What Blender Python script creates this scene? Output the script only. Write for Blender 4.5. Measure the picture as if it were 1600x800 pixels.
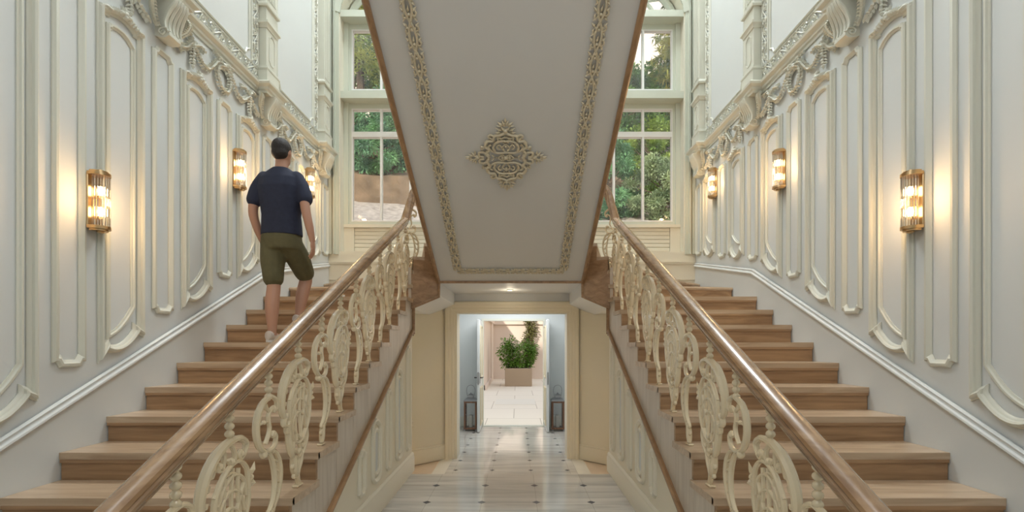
import bpy, math, random
from mathutils import Vector, Matrix
PI = math.pi
for o in list(bpy.data.objects): bpy.data.objects.remove(o)
scn = bpy.context.scene
COL = scn.collection
# Lengths in metres. Heights below are written relative to the eye; E is the eye's height over the stair hall floor.
E = 1.386
F = 730.0                      # focal length in pixels of the 1600 px wide frame

# ------------------------------------------------------------------ camera
cam_d = bpy.data.cameras.new('camera'); cam = bpy.data.objects.new('camera', cam_d); COL.objects.link(cam)
cam.location = (0.07, 0, E); cam.rotation_euler = (PI/2, 0, 0)
cam_d.sensor_fit = 'HORIZONTAL'; cam_d.sensor_width = 36; cam_d.lens = 36*F/1600
cam_d.shift_x = -8/1600; cam_d.shift_y = 135/1600; cam_d.clip_end = 300; cam_d.clip_start = .02
scn.camera = cam

# ------------------------------------------------------------------ world, lights, exposure
vs = scn.view_settings
vs.view_transform = 'Standard'; vs.look = 'None'; vs.gamma = 1; vs.use_curve_mapping = False
vs.exposure = 0.0
world = bpy.data.worlds.new('sky'); scn.world = world; world.use_nodes = True
nt = world.node_tree; nt.nodes.clear()
wo = nt.nodes.new('ShaderNodeOutputWorld'); bg = nt.nodes.new('ShaderNodeBackground')
tc = nt.nodes.new('ShaderNodeTexCoord'); sp = nt.nodes.new('ShaderNodeSeparateXYZ'); cr = nt.nodes.new('ShaderNodeValToRGB')
nt.links.new(tc.outputs['Generated'], sp.inputs[0]); nt.links.new(sp.outputs['Z'], cr.inputs[0])
cr.color_ramp.elements[0].position = 0.0; cr.color_ramp.elements[0].color = (1.0, .82, .62, 1)
cr.color_ramp.elements[1].position = .9; cr.color_ramp.elements[1].color = (.62, .76, 1.0, 1)
e = cr.color_ramp.elements.new(.45); e.color = (1.0, .86, .68, 1)
nt.links.new(cr.outputs[0], bg.inputs[0]); bg.inputs[1].default_value = 1.5
nt.links.new(bg.outputs[0], wo.inputs[0])

def lamp(name, kind, loc, energy, color=(1, 1, 1), size=None, size_y=None, rot=(0, 0, 0), radius=None, spread=None):
    d = bpy.data.lights.new(name, kind); d.energy = energy; d.color = color
    if kind == 'AREA':
        d.shape = 'RECTANGLE'; d.size = size; d.size_y = size_y or size
        if spread: d.spread = spread
    if radius is not None: d.shadow_soft_size = radius
    o = bpy.data.objects.new(name, d); COL.objects.link(o)
    o.location = (loc[0], loc[1], loc[2]+E); o.rotation_euler = rot
    return o
sun = lamp('sun', 'SUN', (0, -20, 30), 3.6, (1, .92, .78), rot=(math.radians(62), 0, math.radians(-22))); sun.data.angle = .03
FILL_E = 112
for sx in (-1, 1):
    # added, unseen panels standing in for daylight over the two stair wells
    lamp('daylight_fill', 'AREA', (sx*1.65, 5.2, 7.35), FILL_E*2.0, (.90, .97, 1.0), 1.4, 1.8, rot=(math.radians(-38), 0, 0))
    lamp('daylight_fill', 'AREA', (sx*1.65, 1.2, 7.45), FILL_E*.42, (.93, .98, 1.0), 1.4, 2.6, rot=(math.radians(-8), 0, 0))
    lamp('side_stair_light', 'POINT', (sx*1.75, 5.6, -.75), 14, (1, .72, .42), radius=.12)
lamp('foyer_fill', 'AREA', (0, .6, 2.45), 24, (.98, .98, 1), 1.6, 1.0, rot=(math.radians(25), 0, 0))  # unseen panel added to brighten the soffit and the under-stair walls
lamp('hall_fill', 'AREA', (0, 7.7, .85), 30, (.93, .97, 1), 1.2, 1.2)  # unseen panel added to brighten the passage

# ------------------------------------------------------------------ materials
def mat(name, color, rough=.5, metal=0, spec=.5, coat=0, var=0, scale=3, bump=0, bscale=40, coatr=.1, emit=None, estr=0, trans=0):
    m = bpy.data.materials.new(name); m.use_nodes = True; n = m.node_tree; b = n.nodes['Principled BSDF']
    b.inputs['Base Color'].default_value = (*color, 1); b.inputs['Roughness'].default_value = rough
    b.inputs['Metallic'].default_value = metal; b.inputs['Specular IOR Level'].default_value = spec
    b.inputs['Coat Weight'].default_value = coat; b.inputs['Coat Roughness'].default_value = coatr
    if trans: b.inputs['Transmission Weight'].default_value = trans
    if emit: b.inputs['Emission Color'].default_value = (*emit, 1); b.inputs['Emission Strength'].default_value = estr
    if var or bump:
        t = n.nodes.new('ShaderNodeTexCoord')
        if var:
            ns = n.nodes.new('ShaderNodeTexNoise'); ns.inputs['Scale'].default_value = scale; ns.inputs['Detail'].default_value = 5
            r = n.nodes.new('ShaderNodeValToRGB')
            r.color_ramp.elements[0].position = .3; r.color_ramp.elements[1].position = .7
            r.color_ramp.elements[0].color = (*[c*(1-var) for c in color], 1); r.color_ramp.elements[1].color = (*[min(1, c*(1+var)) for c in color], 1)
            n.links.new(t.outputs['Object'], ns.inputs[0]); n.links.new(ns.outputs[0], r.inputs[0]); n.links.new(r.outputs[0], b.inputs['Base Color'])
        if bump:
            ns2 = n.nodes.new('ShaderNodeTexNoise'); ns2.inputs['Scale'].default_value = bscale; ns2.inputs['Detail'].default_value = 4
            bp = n.nodes.new('ShaderNodeBump'); bp.inputs['Strength'].default_value = bump; bp.inputs['Distance'].default_value = .01
            n.links.new(t.outputs['Object'], ns2.inputs[0]); n.links.new(ns2.outputs[0], bp.inputs['Height']); n.links.new(bp.outputs[0], b.inputs['Normal'])
    return m

def wood(name, c1, c2, axis='X', rough=.45, coat=.25, scale=1.0, spec=.5, bmp=.25):
    m = bpy.data.materials.new(name); m.use_nodes = True; n = m.node_tree; b = n.nodes['Principled BSDF']
    t = n.nodes.new('ShaderNodeTexCoord'); mp = n.nodes.new('ShaderNodeMapping')
    s = {'X': (1.2, 14, 14), 'Y': (14, 1.2, 14), 'Z': (14, 14, 1.2)}[axis]
    mp.inputs['Scale'].default_value = [v*scale for v in s]
    ns = n.nodes.new('ShaderNodeTexNoise'); ns.inputs['Scale'].default_value = 1.6; ns.inputs['Detail'].default_value = 9; ns.inputs['Distortion'].default_value = .8
    r = n.nodes.new('ShaderNodeValToRGB'); r.color_ramp.elements[0].position = .3; r.color_ramp.elements[1].position = .72
    r.color_ramp.elements[0].color = (*c1, 1); r.color_ramp.elements[1].color = (*c2, 1)
    ns2 = n.nodes.new('ShaderNodeTexNoise'); ns2.inputs['Scale'].default_value = 1.3; ns2.inputs['Detail'].default_value = 2
    mx = n.nodes.new('ShaderNodeMix'); mx.data_type = 'RGBA'; mx.blend_type = 'MULTIPLY'; mx.inputs[0].default_value = .45
    r2 = n.nodes.new('ShaderNodeValToRGB'); r2.color_ramp.elements[0].position = .35; r2.color_ramp.elements[1].position = .65
    r2.color_ramp.elements[0].color = (.72, .68, .62, 1); r2.color_ramp.elements[1].color = (1, 1, 1, 1)
    n.links.new(t.outputs['Object'], mp.inputs[0]); n.links.new(mp.outputs[0], ns.inputs[0]); n.links.new(ns.outputs[0], r.inputs[0])
    n.links.new(t.outputs['Object'], ns2.inputs[0]); n.links.new(ns2.outputs[0], r2.inputs[0])
    n.links.new(r.outputs[0], mx.inputs[6]); n.links.new(r2.outputs[0], mx.inputs[7]); n.links.new(mx.outputs[2], b.inputs['Base Color'])
    bp = n.nodes.new('ShaderNodeBump'); bp.inputs['Strength'].default_value = bmp; bp.inputs['Distance'].default_value = .004
    n.links.new(ns.outputs[0], bp.inputs['Height']); n.links.new(bp.outputs[0], b.inputs['Normal'])
    b.inputs['Roughness'].default_value = rough; b.inputs['Coat Weight'].default_value = coat; b.inputs['Coat Roughness'].default_value = .25
    b.inputs['Specular IOR Level'].default_value = spec
    return m

def marble(name, base, band, rough=.12):
    m = bpy.data.materials.new(name); m.use_nodes = True; n = m.node_tree; b = n.nodes['Principled BSDF']
    t = n.nodes.new('ShaderNodeTexCoord'); mp = n.nodes.new('ShaderNodeMapping'); mp.inputs['Scale'].default_value = (.7, 7, 1)
    ns = n.nodes.new('ShaderNodeTexNoise'); ns.inputs['Scale'].default_value = 1.4; ns.inputs['Detail'].default_value = 7; ns.inputs['Distortion'].default_value = .7
    r = n.nodes.new('ShaderNodeValToRGB'); r.color_ramp.elements[0].position = .38; r.color_ramp.elements[1].position = .6
    r.color_ramp.elements[0].color = (*band, 1); r.color_ramp.elements[1].color = (*base, 1)
    # joints of the square slabs, 0.475 m
    br = n.nodes.new('ShaderNodeTexBrick'); br.offset = 0; br.inputs['Scale'].default_value = 1
    br.inputs['Brick Width'].default_value = .475; br.inputs['Row Height'].default_value = .475; br.inputs['Mortar Size'].default_value = .002
    br.inputs['Color1'].default_value = (1, 1, 1, 1); br.inputs['Color2'].default_value = (.88, .88, .88, 1); br.inputs['Mortar'].default_value = (.6, .58, .55, 1)
    mp2 = n.nodes.new('ShaderNodeMapping'); mp2.inputs['Location'].default_value = (.2375, .225, 0)
    mx = n.nodes.new('ShaderNodeMix'); mx.data_type = 'RGBA'; mx.blend_type = 'MULTIPLY'; mx.inputs[0].default_value = .8
    n.links.new(t.outputs['Object'], mp.inputs[0]); n.links.new(mp.outputs[0], ns.inputs[0]); n.links.new(ns.outputs[0], r.inputs[0])
    n.links.new(t.outputs['Object'], mp2.inputs[0]); n.links.new(mp2.outputs[0], br.inputs[0])
    n.links.new(r.outputs[0], mx.inputs[6]); n.links.new(br.outputs[0], mx.inputs[7]); n.links.new(mx.outputs[2], b.inputs['Base Color'])
    b.inputs['Roughness'].default_value = rough
    return m

def glassy(name, tint=(1, 1, 1), gloss_rough=0.0, fac=None, translucent=0):
    m = bpy.data.materials.new(name); m.use_nodes = True; n = m.node_tree; n.nodes.clear()
    out = n.nodes.new('ShaderNodeOutputMaterial'); tr = n.nodes.new('ShaderNodeBsdfTransparent'); gl = n.nodes.new('ShaderNodeBsdfGlossy')
    tr.inputs[0].default_value = (*tint, 1); gl.inputs['Roughness'].default_value = gloss_rough
    mx = n.nodes.new('ShaderNodeMixShader')
    if fac is None:
        fr = n.nodes.new('ShaderNodeFresnel'); fr.inputs[0].default_value = 1.5; n.links.new(fr.outputs[0], mx.inputs[0])
    else: mx.inputs[0].default_value = fac
    src = tr
    if translucent:
        tl = n.nodes.new('ShaderNodeBsdfTranslucent'); tl.inputs[0].default_value = (1, .9, .75, 1)
        m2 = n.nodes.new('ShaderNodeMixShader'); m2.inputs[0].default_value = translucent
        n.links.new(tr.outputs[0], m2.inputs[1]); n.links.new(tl.outputs[0], m2.inputs[2]); src = m2
    n.links.new(src.outputs[0], mx.inputs[1]); n.links.new(gl.outputs[0], mx.inputs[2]); n.links.new(mx.outputs[0], out.inputs[0])
    return m

M = dict(
    white=mat('white_wall_paint', (.70, .725, .715), .55, var=.02, scale=1.2, bump=.04, bscale=9),
    mould=mat('shade_tinted_moulding_paint', (.70, .70, .61), .38),  # white paint with the olive shade of camera-facing sides mixed in
    cream=mat('cream_wall_paint', (.72, .68, .56), .5, var=.02, scale=1),
    cream_lit=mat('brightened_cream_passage_paint', (.83, .765, .61), .45, var=.02, scale=1),  # same cream, brightened in the colour for the dimly lit walls
    creamm=mat('cream_moulding_paint', (.82, .77, .63), .35),
    greenish=mat('pale_grey_green_joinery_paint', (.60, .625, .53), .4),
    ceil=mat('ceiling_paint', (.72, .73, .74), .6),
    soffit=mat('soffit_plaster', (.70, .69, .665), .6, var=.02, scale=1, bump=.05, bscale=6),
    plaster=mat('cream_plaster_ornament', (.66, .58, .42), .5),
    iron=mat('cream_gloss_iron_paint', (.78, .655, .44),   .2, coat=1, coatr=.05),
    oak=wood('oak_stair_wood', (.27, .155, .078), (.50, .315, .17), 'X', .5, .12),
    tread=wood('pale_oak_tread_wood', (.44, .31, .20), (.66, .51, .36), 'X', .36, .35),  # paler than the riser oak
    oaky=wood('oak_moulding_wood', (.27, .15, .07), (.44, .26, .13), 'Y', .42, .3),
    oakz=wood('limed_oak_string_wood', (.56, .48, .39), (.68, .60, .50), 'Z', .4, .3),
    fascia=wood('oak_fascia_wood', (.28, .155, .075), (.48, .29, .15), 'X', .42, .3),
    rail=wood('polished_oak_handrail_wood', (.24, .13, .062), (.47, .295, .155), 'Y', .24, .7, .8, bmp=.03),
    marble=marble('banded_cream_marble', (.70, .665, .60), (.54, .51, .46), .06),
    inlay=mat('dark_grey_marble_inlay', (.10, .105, .12), .12),
    strip=mat('white_marble_border', (.78, .75, .66), .2, var=.04, scale=3),
    pink=mat('pinkish_limestone', (.68, .56, .44), .3, var=.06, scale=4),
    brass=mat('aged_brass', (.55, .38, .20), .28, metal=1),
    chrome=mat('polished_steel', (.40, .40, .41), .3, metal=1),
    dark=mat('dark_metal', (.06, .05, .045), .4, metal=.6),
    rod=mat('clear_glass_rod', (1, .98, .95), .04, trans=1.0),
    pane=glassy('window_glass', (1, 1, 1), 0),
    bulb=mat('glowing_bulb', (1, .9, .7), .5, emit=(1, .74, .42), estr=16),
    spotglow=mat('glowing_spot_lens', (1, 1, 1), .5, emit=(1, .85, .6), estr=14),
    lantwood=wood('reddish_lantern_wood', (.16, .075, .04), (.30, .15, .08), 'Z', .5, .1),
    candle=mat('white_candle_wax', (.8, .78, .7), .5),
    stone=mat('courtyard_render', (.74, .64, .56), .8, var=.03, scale=.6),
    planter=mat('beige_planter_finish', (.40, .315, .225), .5),
    soil=mat('dark_soil', (.06, .04, .03), .9, var=.3, scale=20),
    leaf=mat('glossy_bright_green_leaves', (.13, .27, .035), .4, var=.55, scale=7),
    leafd=mat('mixed_ivy_leaves', (.13, .13, .035), .6, var=.5, scale=7),
    hill=mat('earth_bank', (.17, .125, .085), .9, var=.35, scale=1.3, bump=.6, bscale=3),
    gravel=mat('pale_gravel', (.36, .33, .30), .9, var=.28, scale=3.5, bump=.8, bscale=8),
    bark=mat('tree_bark', (.12, .085, .06), .9, var=.3, scale=6),
    skin=mat('skin', (.46, .25, .17), .5), hair=mat('dark_hair', (.018, .013, .011), .6, bump=.6, bscale=120),
    shirt=mat('navy_cotton', (.017, .022, .048), .85, var=.12, scale=30), shorts=mat('olive_cotton', (.105, .095, .045), .85, var=.1, scale=25),
    shoe=mat('off_white_shoe', (.55, .48, .42), .6), sole=mat('white_rubber', (.7, .68, .64), .5),
)
def pavers():
    m = bpy.data.materials.new('cream_courtyard_pavers'); m.use_nodes = True; n = m.node_tree; b = n.nodes['Principled BSDF']
    t = n.nodes.new('ShaderNodeTexCoord'); br = n.nodes.new('ShaderNodeTexBrick'); br.inputs['Scale'].default_value = 1
    br.inputs['Brick Width'].default_value = 1.1; br.inputs['Row Height'].default_value = 1.4; br.inputs['Mortar Size'].default_value = .008
    br.inputs['Color1'].default_value = (.86, .78, .64, 1); br.inputs['Color2'].default_value = (.82, .74, .60, 1); br.inputs['Mortar'].default_value = (.5, .42, .32, 1)
    n.links.new(t.outputs['Object'], br.inputs[0]); n.links.new(br.outputs[0], b.inputs['Base Color']); b.inputs['Roughness'].default_value = .7
    return m
M['pavers'] = pavers()
def foliage_mat(name, c1, c2):
    m = bpy.data.materials.new(name); m.use_nodes = True; n = m.node_tree; b = n.nodes['Principled BSDF']
    t = n.nodes.new('ShaderNodeTexCoord'); ns = n.nodes.new('ShaderNodeTexNoise'); ns.inputs['Scale'].default_value = .9; ns.inputs['Detail'].default_value = 6
    r = n.nodes.new('ShaderNodeValToRGB'); r.color_ramp.elements[0].position = .36; r.color_ramp.elements[1].position = .66
    r.color_ramp.elements[0].color = (*c1, 1); r.color_ramp.elements[1].color = (*c2, 1)
    n.links.new(t.outputs['Object'], ns.inputs[0]); n.links.new(ns.outputs[0], r.inputs[0]); n.links.new(r.outputs[0], b.inputs['Base Color'])
    b.inputs['Roughness'].default_value = .6
    return m

# ------------------------------------------------------------------ mesh builder
ORG = {}     # object name -> origin (x, y, z rel)
def catmull(pts, n=6, closed=False):
    pts = [Vector(p) for p in pts]; out = []; N = len(pts)
    rng = range(N if closed else N-1)
    for i in rng:
        if closed: a, b, c, d = pts[(i-1) % N], pts[i], pts[(i+1) % N], pts[(i+2) % N]
        else: a, b, c, d = pts[max(i-1, 0)], pts[i], pts[i+1], pts[min(i+2, N-1)]
        for j in range(n):
            t = j/n
            out.append(.5*((2*b)+(c-a)*t+(2*a-5*b+4*c-d)*t*t+(3*b-a-3*c+d)*t**3))
    if not closed: out.append(pts[-1])
    return out

class MB:
    def __init__(s): s.v = []; s.f = []; s.mi = []; s.m = 0
    def add(s, vs, fs):
        b = len(s.v); s.v += [tuple(v) for v in vs]; s.f += [tuple(b+i for i in f) for f in fs]; s.mi += [s.m]*len(fs)
    def hexa(s, p):
        s.add(p, [(0, 3, 2, 1), (4, 5, 6, 7), (0, 1, 5, 4), (1, 2, 6, 5), (2, 3, 7, 6), (3, 0, 4, 7)])
    def box(s, x0, x1, y0, y1, z0, z1):
        x0, x1 = min(x0, x1), max(x0, x1); y0, y1 = min(y0, y1), max(y0, y1); z0, z1 = min(z0, z1), max(z0, z1)
        s.hexa([(x0, y0, z0), (x1, y0, z0), (x1, y1, z0), (x0, y1, z0), (x0, y0, z1), (x1, y0, z1), (x1, y1, z1), (x0, y1, z1)])
        return s
    def bbox(s, x0, x1, y0, y1, z0, z1, b=.01):   # box with chamfered edges
        vs = []
        def pt(ix, iy, iz, ax):
            X = [x0, x1][ix]; Y = [y0, y1][iy]; Z = [z0, z1][iz]
            dx = b if ix == 0 else -b; dy = b if iy == 0 else -b; dz = b if iz == 0 else -b
            return (X if ax == 0 else X+dx, Y if ax == 1 else Y+dy, Z if ax == 2 else Z+dz)
        idx = {}
        for ix in (0, 1):
            for iy in (0, 1):
                for iz in (0, 1):
                    for ax in range(3): idx[(ix, iy, iz, ax)] = len(vs); vs.append(pt(ix, iy, iz, ax))
        fs = []
        for ax in range(3):
            o = [a for a in range(3) if a != ax]
            for sd in (0, 1):
                q = []
                for (a, c) in ((0, 0), (1, 0), (1, 1), (0, 1)):
                    k = [0, 0, 0]; k[ax] = sd; k[o[0]] = a; k[o[1]] = c; q.append(idx[(*k, ax)])
                fs.append(q)
            for a in (0, 1):
                for c in (0, 1):
                    q = []
                    for e_, fa in ((0, o[0]), (1, o[0]), (1, o[1]), (0, o[1])):
                        k = [0, 0, 0]; k[ax] = e_; k[o[0]] = a; k[o[1]] = c; q.append(idx[(*k, fa)])
                    fs.append(q)
        for ix in (0, 1):
            for iy in (0, 1):
                for iz in (0, 1): fs.append([idx[(ix, iy, iz, a)] for a in range(3)])
        s.add(vs, fs); return s
    def prism(s, poly, axis, a, b):      # poly in the two other axes (order x,y,z without axis)
        n = len(poly)
        def mk(p, t): return {'x': (t, p[0], p[1]), 'y': (p[0], t, p[1]), 'z': (p[0], p[1], t)}[axis]
        vs = [mk(p, a) for p in poly]+[mk(p, b) for p in poly]
        fs = [tuple(range(n))[::-1], tuple(range(n, 2*n))]+[(i, (i+1) % n, n+(i+1) % n, n+i) for i in range(n)]
        s.add(vs, fs); return s
    def tube(s, path, r, n=8, ref=None, flat=1.0, closed=False, caps=True):
        # r: radius or list. ref: direction kept as the second axis; flat: scale of the first (in-plane) axis
        path = [Vector(p) for p in path]; N = len(path); vs = []; pu = None
        for i, p in enumerate(path):
            if closed: t = path[(i+1) % N]-path[i-1]
            else: t = path[min(i+1, N-1)]-path[max(i-1, 0)]
            if t.length < 1e-9: t = Vector((0, 0, 1))
            t.normalize()
            if ref is not None: w = Vector(ref)
            elif pu is not None: w = pu
            else: w = Vector((0, 0, 1)) if abs(t.z) < .9 else Vector((1, 0, 0))
            u = t.cross(w)
            if u.length < 1e-6: u = t.orthogonal()
            u.normalize(); w2 = u.cross(t).normalized(); pu = w2
            rr = r[i] if isinstance(r, (list, tuple)) else r
            for k in range(n):
                a = 2*PI*(k+.5)/n; vs.append(p+u*math.cos(a)*rr*flat+w2*math.sin(a)*rr)
        fs = []
        for i in range(N if closed else N-1):
            j = (i+1) % N
            for k in range(n): fs.append((i*n+k, i*n+(k+1) % n, j*n+(k+1) % n, j*n+k))
        if caps and not closed: fs += [tuple(range(n))[::-1], tuple(range((N-1)*n, N*n))]
        s.add(vs, fs); return s
    def lathe(s, prof, c, n=16, axis=(0, 0, 1)):  # prof (r, h)
        ax = Vector(axis).normalized(); u = ax.orthogonal().normalized(); w = ax.cross(u); c = Vector(c); vs = []
        for r, h in prof:
            for k in range(n):
                a = 2*PI*k/n; vs.append(c+ax*h+u*math.cos(a)*r+w*math.sin(a)*r)
        m = len(prof); fs = []
        for i in range(m-1):
            for k in range(n): fs.append((i*n+k, i*n+(k+1) % n, (i+1)*n+(k+1) % n, (i+1)*n+k))
        fs += [tuple(range(n))[::-1], tuple(range((m-1)*n, m*n))]
        s.add(vs, fs); return s
    def ell(s, c, rx, ry, rz, nu=12, nv=8, mt=None):
        vs = []; c = Vector(c)
        for i in range(nv+1):
            ph = PI*i/nv
            for k in range(nu):
                a = 2*PI*k/nu; q = Vector((rx*math.sin(ph)*math.cos(a), ry*math.sin(ph)*math.sin(a), rz*math.cos(ph)))
                if mt: q = mt @ q
                vs.append(c+q)
        fs = [(i*nu+k, (i+1)*nu+k, (i+1)*nu+(k+1) % nu, i*nu+(k+1) % nu) for i in range(nv) for k in range(nu)]
        s.add(vs, fs); return s
    def leafb(s, c, d, l, w, h, up):       # small plump leaf: stretched octahedron
        d = Vector(d).normalized(); up = Vector(up); u = d.cross(up)
        if u.length < 1e-5: u = d.orthogonal()
        u.normalize(); up = u.cross(d).normalized(); c = Vector(c)
        vs = [c-d*l*.5, c+d*l*.5, c+u*w*.5-d*l*.12, c-u*w*.5-d*l*.12, c+up*h, c-up*h*.6]
        s.add(vs, [(0, 2, 4), (2, 1, 4), (1, 3, 4), (3, 0, 4), (2, 0, 5), (1, 2, 5), (3, 1, 5), (0, 3, 5)]); return s
    def sweep(s, path, N, prof, closed=True):   # moulding along a path lying in a plane of normal N
        N = Vector(N); P = [Vector(p) for p in path]; n = len(P); k = len(prof); vs = []
        for i in range(n):
            if closed: a, b = P[i]-P[i-1], P[(i+1) % n]-P[i]
            else:
                a = P[i]-P[i-1] if i > 0 else P[1]-P[0]; b = P[i+1]-P[i] if i < n-1 else P[i]-P[i-1]
            a = a.normalized(); b = b.normalized(); sa = N.cross(a); sb = N.cross(b); m = sa+sb
            if m.length < 1e-6: m = sa.copy()
            m.normalize(); c = max(.45, m.dot(sa)); m = m/c
            for (o, h) in prof: vs.append(P[i]+m*o+N*h)
        fs = []
        for i in range(n if closed else n-1):
            j = (i+1) % n
            for q in range(k-1): fs.append((i*k+q, i*k+q+1, j*k+q+1, j*k+q))
        if not closed: fs += [tuple(range(k)), tuple(range((n-1)*k, n*k))[::-1]]
        s.add(vs, fs); return s
    def plan(s, path, prof):                   # moulding running over the plan; prof (out, z); out is to the left of the path
        P = [Vector((p[0], p[1], 0)) for p in path]; n = len(P); k = len(prof); vs = []
        for i in range(n):
            a = (P[i]-P[i-1]).normalized() if i > 0 else (P[1]-P[0]).normalized()
            b = (P[i+1]-P[i]).normalized() if i < n-1 else a
            sa = Vector((-a.y, a.x, 0)); sb = Vector((-b.y, b.x, 0)); m = (sa+sb).normalized(); m = m/max(.3, m.dot(sa))
            for (o, z) in prof: vs.append(P[i]+m*o+Vector((0, 0, z)))
        fs = [(i*k+q, i*k+(q+1) % k, (i+1)*k+(q+1) % k, (i+1)*k+q) for i in range(n-1) for q in range(k)]
        fs += [tuple(range(k)), tuple(range((n-1)*k, n*k))[::-1]]
        s.add(vs, fs); return s
    def build(s, name, mats, parent=None, sgn=1, smooth=35, org=None, recalc=True):
        me = bpy.data.meshes.new(name)
        O = ORG.get(parent.name, (0, 0, 0)) if parent else (org or (0, 0, 0))
        me.from_pydata([((v[0]*sgn)-O[0], v[1]-O[1], v[2]-O[2]) for v in s.v], [], s.f)
        if not isinstance(mats, (list, tuple)): mats = [mats]
        for m in mats: me.materials.append(m)
        me.polygons.foreach_set('material_index', s.mi)
        if recalc:
            import bmesh
            b = bmesh.new(); b.from_mesh(me); bmesh.ops.recalc_face_normals(b, faces=b.faces); b.to_mesh(me); b.free()
        if smooth:
            me.polygons.foreach_set('use_smooth', [True]*len(me.polygons))
            me.set_sharp_from_angle(angle=math.radians(smooth))
        o = bpy.data.objects.new(name, me); COL.objects.link(o)
        if parent: o.parent = parent; ORG[o.name] = O
        else: o.location = (O[0], O[1], O[2]+E); ORG[o.name] = O
        return o

def thing(name, label, cat, loc=(0, 0, 0), group=None):
    o = bpy.data.objects.new(name, None); COL.objects.link(o); o.empty_display_size = .1
    o.location = (loc[0], loc[1], loc[2]+E); ORG[o.name] = loc
    o['label'] = label; o['category'] = cat
    if group: o['group'] = group
    return o
def tag(o, label, cat, group=None):
    o['label'] = label; o['category'] = cat
    if group: o['group'] = group
    return o
def struct(o): o['kind'] = 'structure'; return o
def frame_empty(name, loc=(0, 0, 0)):
    o = bpy.data.objects.new(name, None); COL.objects.link(o); o.location = (loc[0], loc[1], loc[2]+E); ORG[o.name] = loc
    o['kind'] = 'structure'; return o
def copy_child(o, parent, off=(0, 0, 0)):
    c = o.copy(); COL.objects.link(c); c.parent = parent; c.location = Vector(o.location)+Vector(off); ORG[c.name] = ORG.get(parent.name, (0, 0, 0)); return c

# ------------------------------------------------------------------ shared stair geometry
W = 2.5; YB = 6.36; T = .30; R = .154; Y0 = 2.29
def sY(k): return Y0+T*k
def sZ(k): return R*(k-5)
def nos(y): return -1.9455+.5133*y
FL = -E; HF = -1.58            # stair hall floor, lower passage floor
XI = 1.06                      # inner face of the lower flights
SIDE = {1: 'right', -1: 'left'}
CEIL = 7.6

# ------------------------------------------------------------------ room shell
b = MB(); b.m = 0; b.box(-W, W, -1.5, 4.92, FL-.194, FL)
b.m = 1
for yy in [4.05+.475*i for i in range(-5, 2)]:
    for xx in (-.7125, -.2375, .2375, .7125):
        s_ = .036; b.prism([(xx-s_, yy), (xx, yy-s_), (xx+s_, yy), (xx, yy+s_)], 'z', FL-.001, FL+.001)
struct(b.build('floor', [M['marble'], M['inlay']], smooth=0))
b = MB(); b.m = 0; b.box(-.80, .80, 4.925, 8.95, HF-.2, HF)
b.m = 2; b.box(-.96, -.801, 4.925, YB+.1, HF-.2, HF+.002); b.box(.801, .96, 4.925, YB+.1, HF-.2, HF+.002); b.m = 0
b.box(-1.8, -.801, YB+.1, 8.95, HF-.2, HF); b.box(.801, 1.8, YB+.1, 8.95, HF-.2, HF)
b.m = 3; b.box(-W, -.961, 5.0, YB+.1, HF-.2, HF-.01); b.box(.961, W, 5.0, YB+.1, HF-.2, HF-.01)
b.m = 1
for i in range(8):
    yy = 5.3+.475*i
    for xx in (-.69, -.2375, .2375, .69):
        s_ = .032; b.prism([(xx-s_, yy), (xx, yy-s_), (xx+s_, yy), (xx, yy+s_)], 'z', HF-.001, HF+.001)
struct(b.build('floor_passage', [M['marble'], M['inlay'], M['strip'], M['pink']], smooth=0))
b = MB(); b.box(-W-.2, W+.2, -1.7, YB+.3, CEIL, CEIL+.15); struct(b.build('ceiling', M['ceil'], smooth=0))
b = MB(); b.box(-W-.2, W+.2, -1.7, -1.5, FL-.2, CEIL); struct(b.build('wall_rear', M['white'], smooth=0))  # unseen, put in to keep sky light off the camera-facing faces

PROF_A = [(-.026, 0), (-.026, .010), (-.018, .014), (-.014, .030), (-.004, .036), (.006, .030), (.010, .018), (.020, .014), (.026, .006), (.026, 0)]
PROF_S = [(-.016, 0), (-.016, .010), (-.008, .018), (.002, .018), (.006, .009), (.016, .006), (.016, 0)]
PROF_T = [(-.022, 0), (-.022, .009), (-.012, .022), (0, .024), (.010, .014), (.022, .006), (.022, 0)]

def ease(t, pts):
    for i in range(len(pts)-1):
        if pts[i][0] <= t <= pts[i+1][0]:
            u = (t-pts[i][0])/(pts[i+1][0]-pts[i][0]); return pts[i][1]+(pts[i+1][1]-pts[i][1])*u
    return pts[-1][1]
X_W = W-.001
def wp(y, z, h=0): return (X_W-h, y, z)       # a point on the right wall

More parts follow.
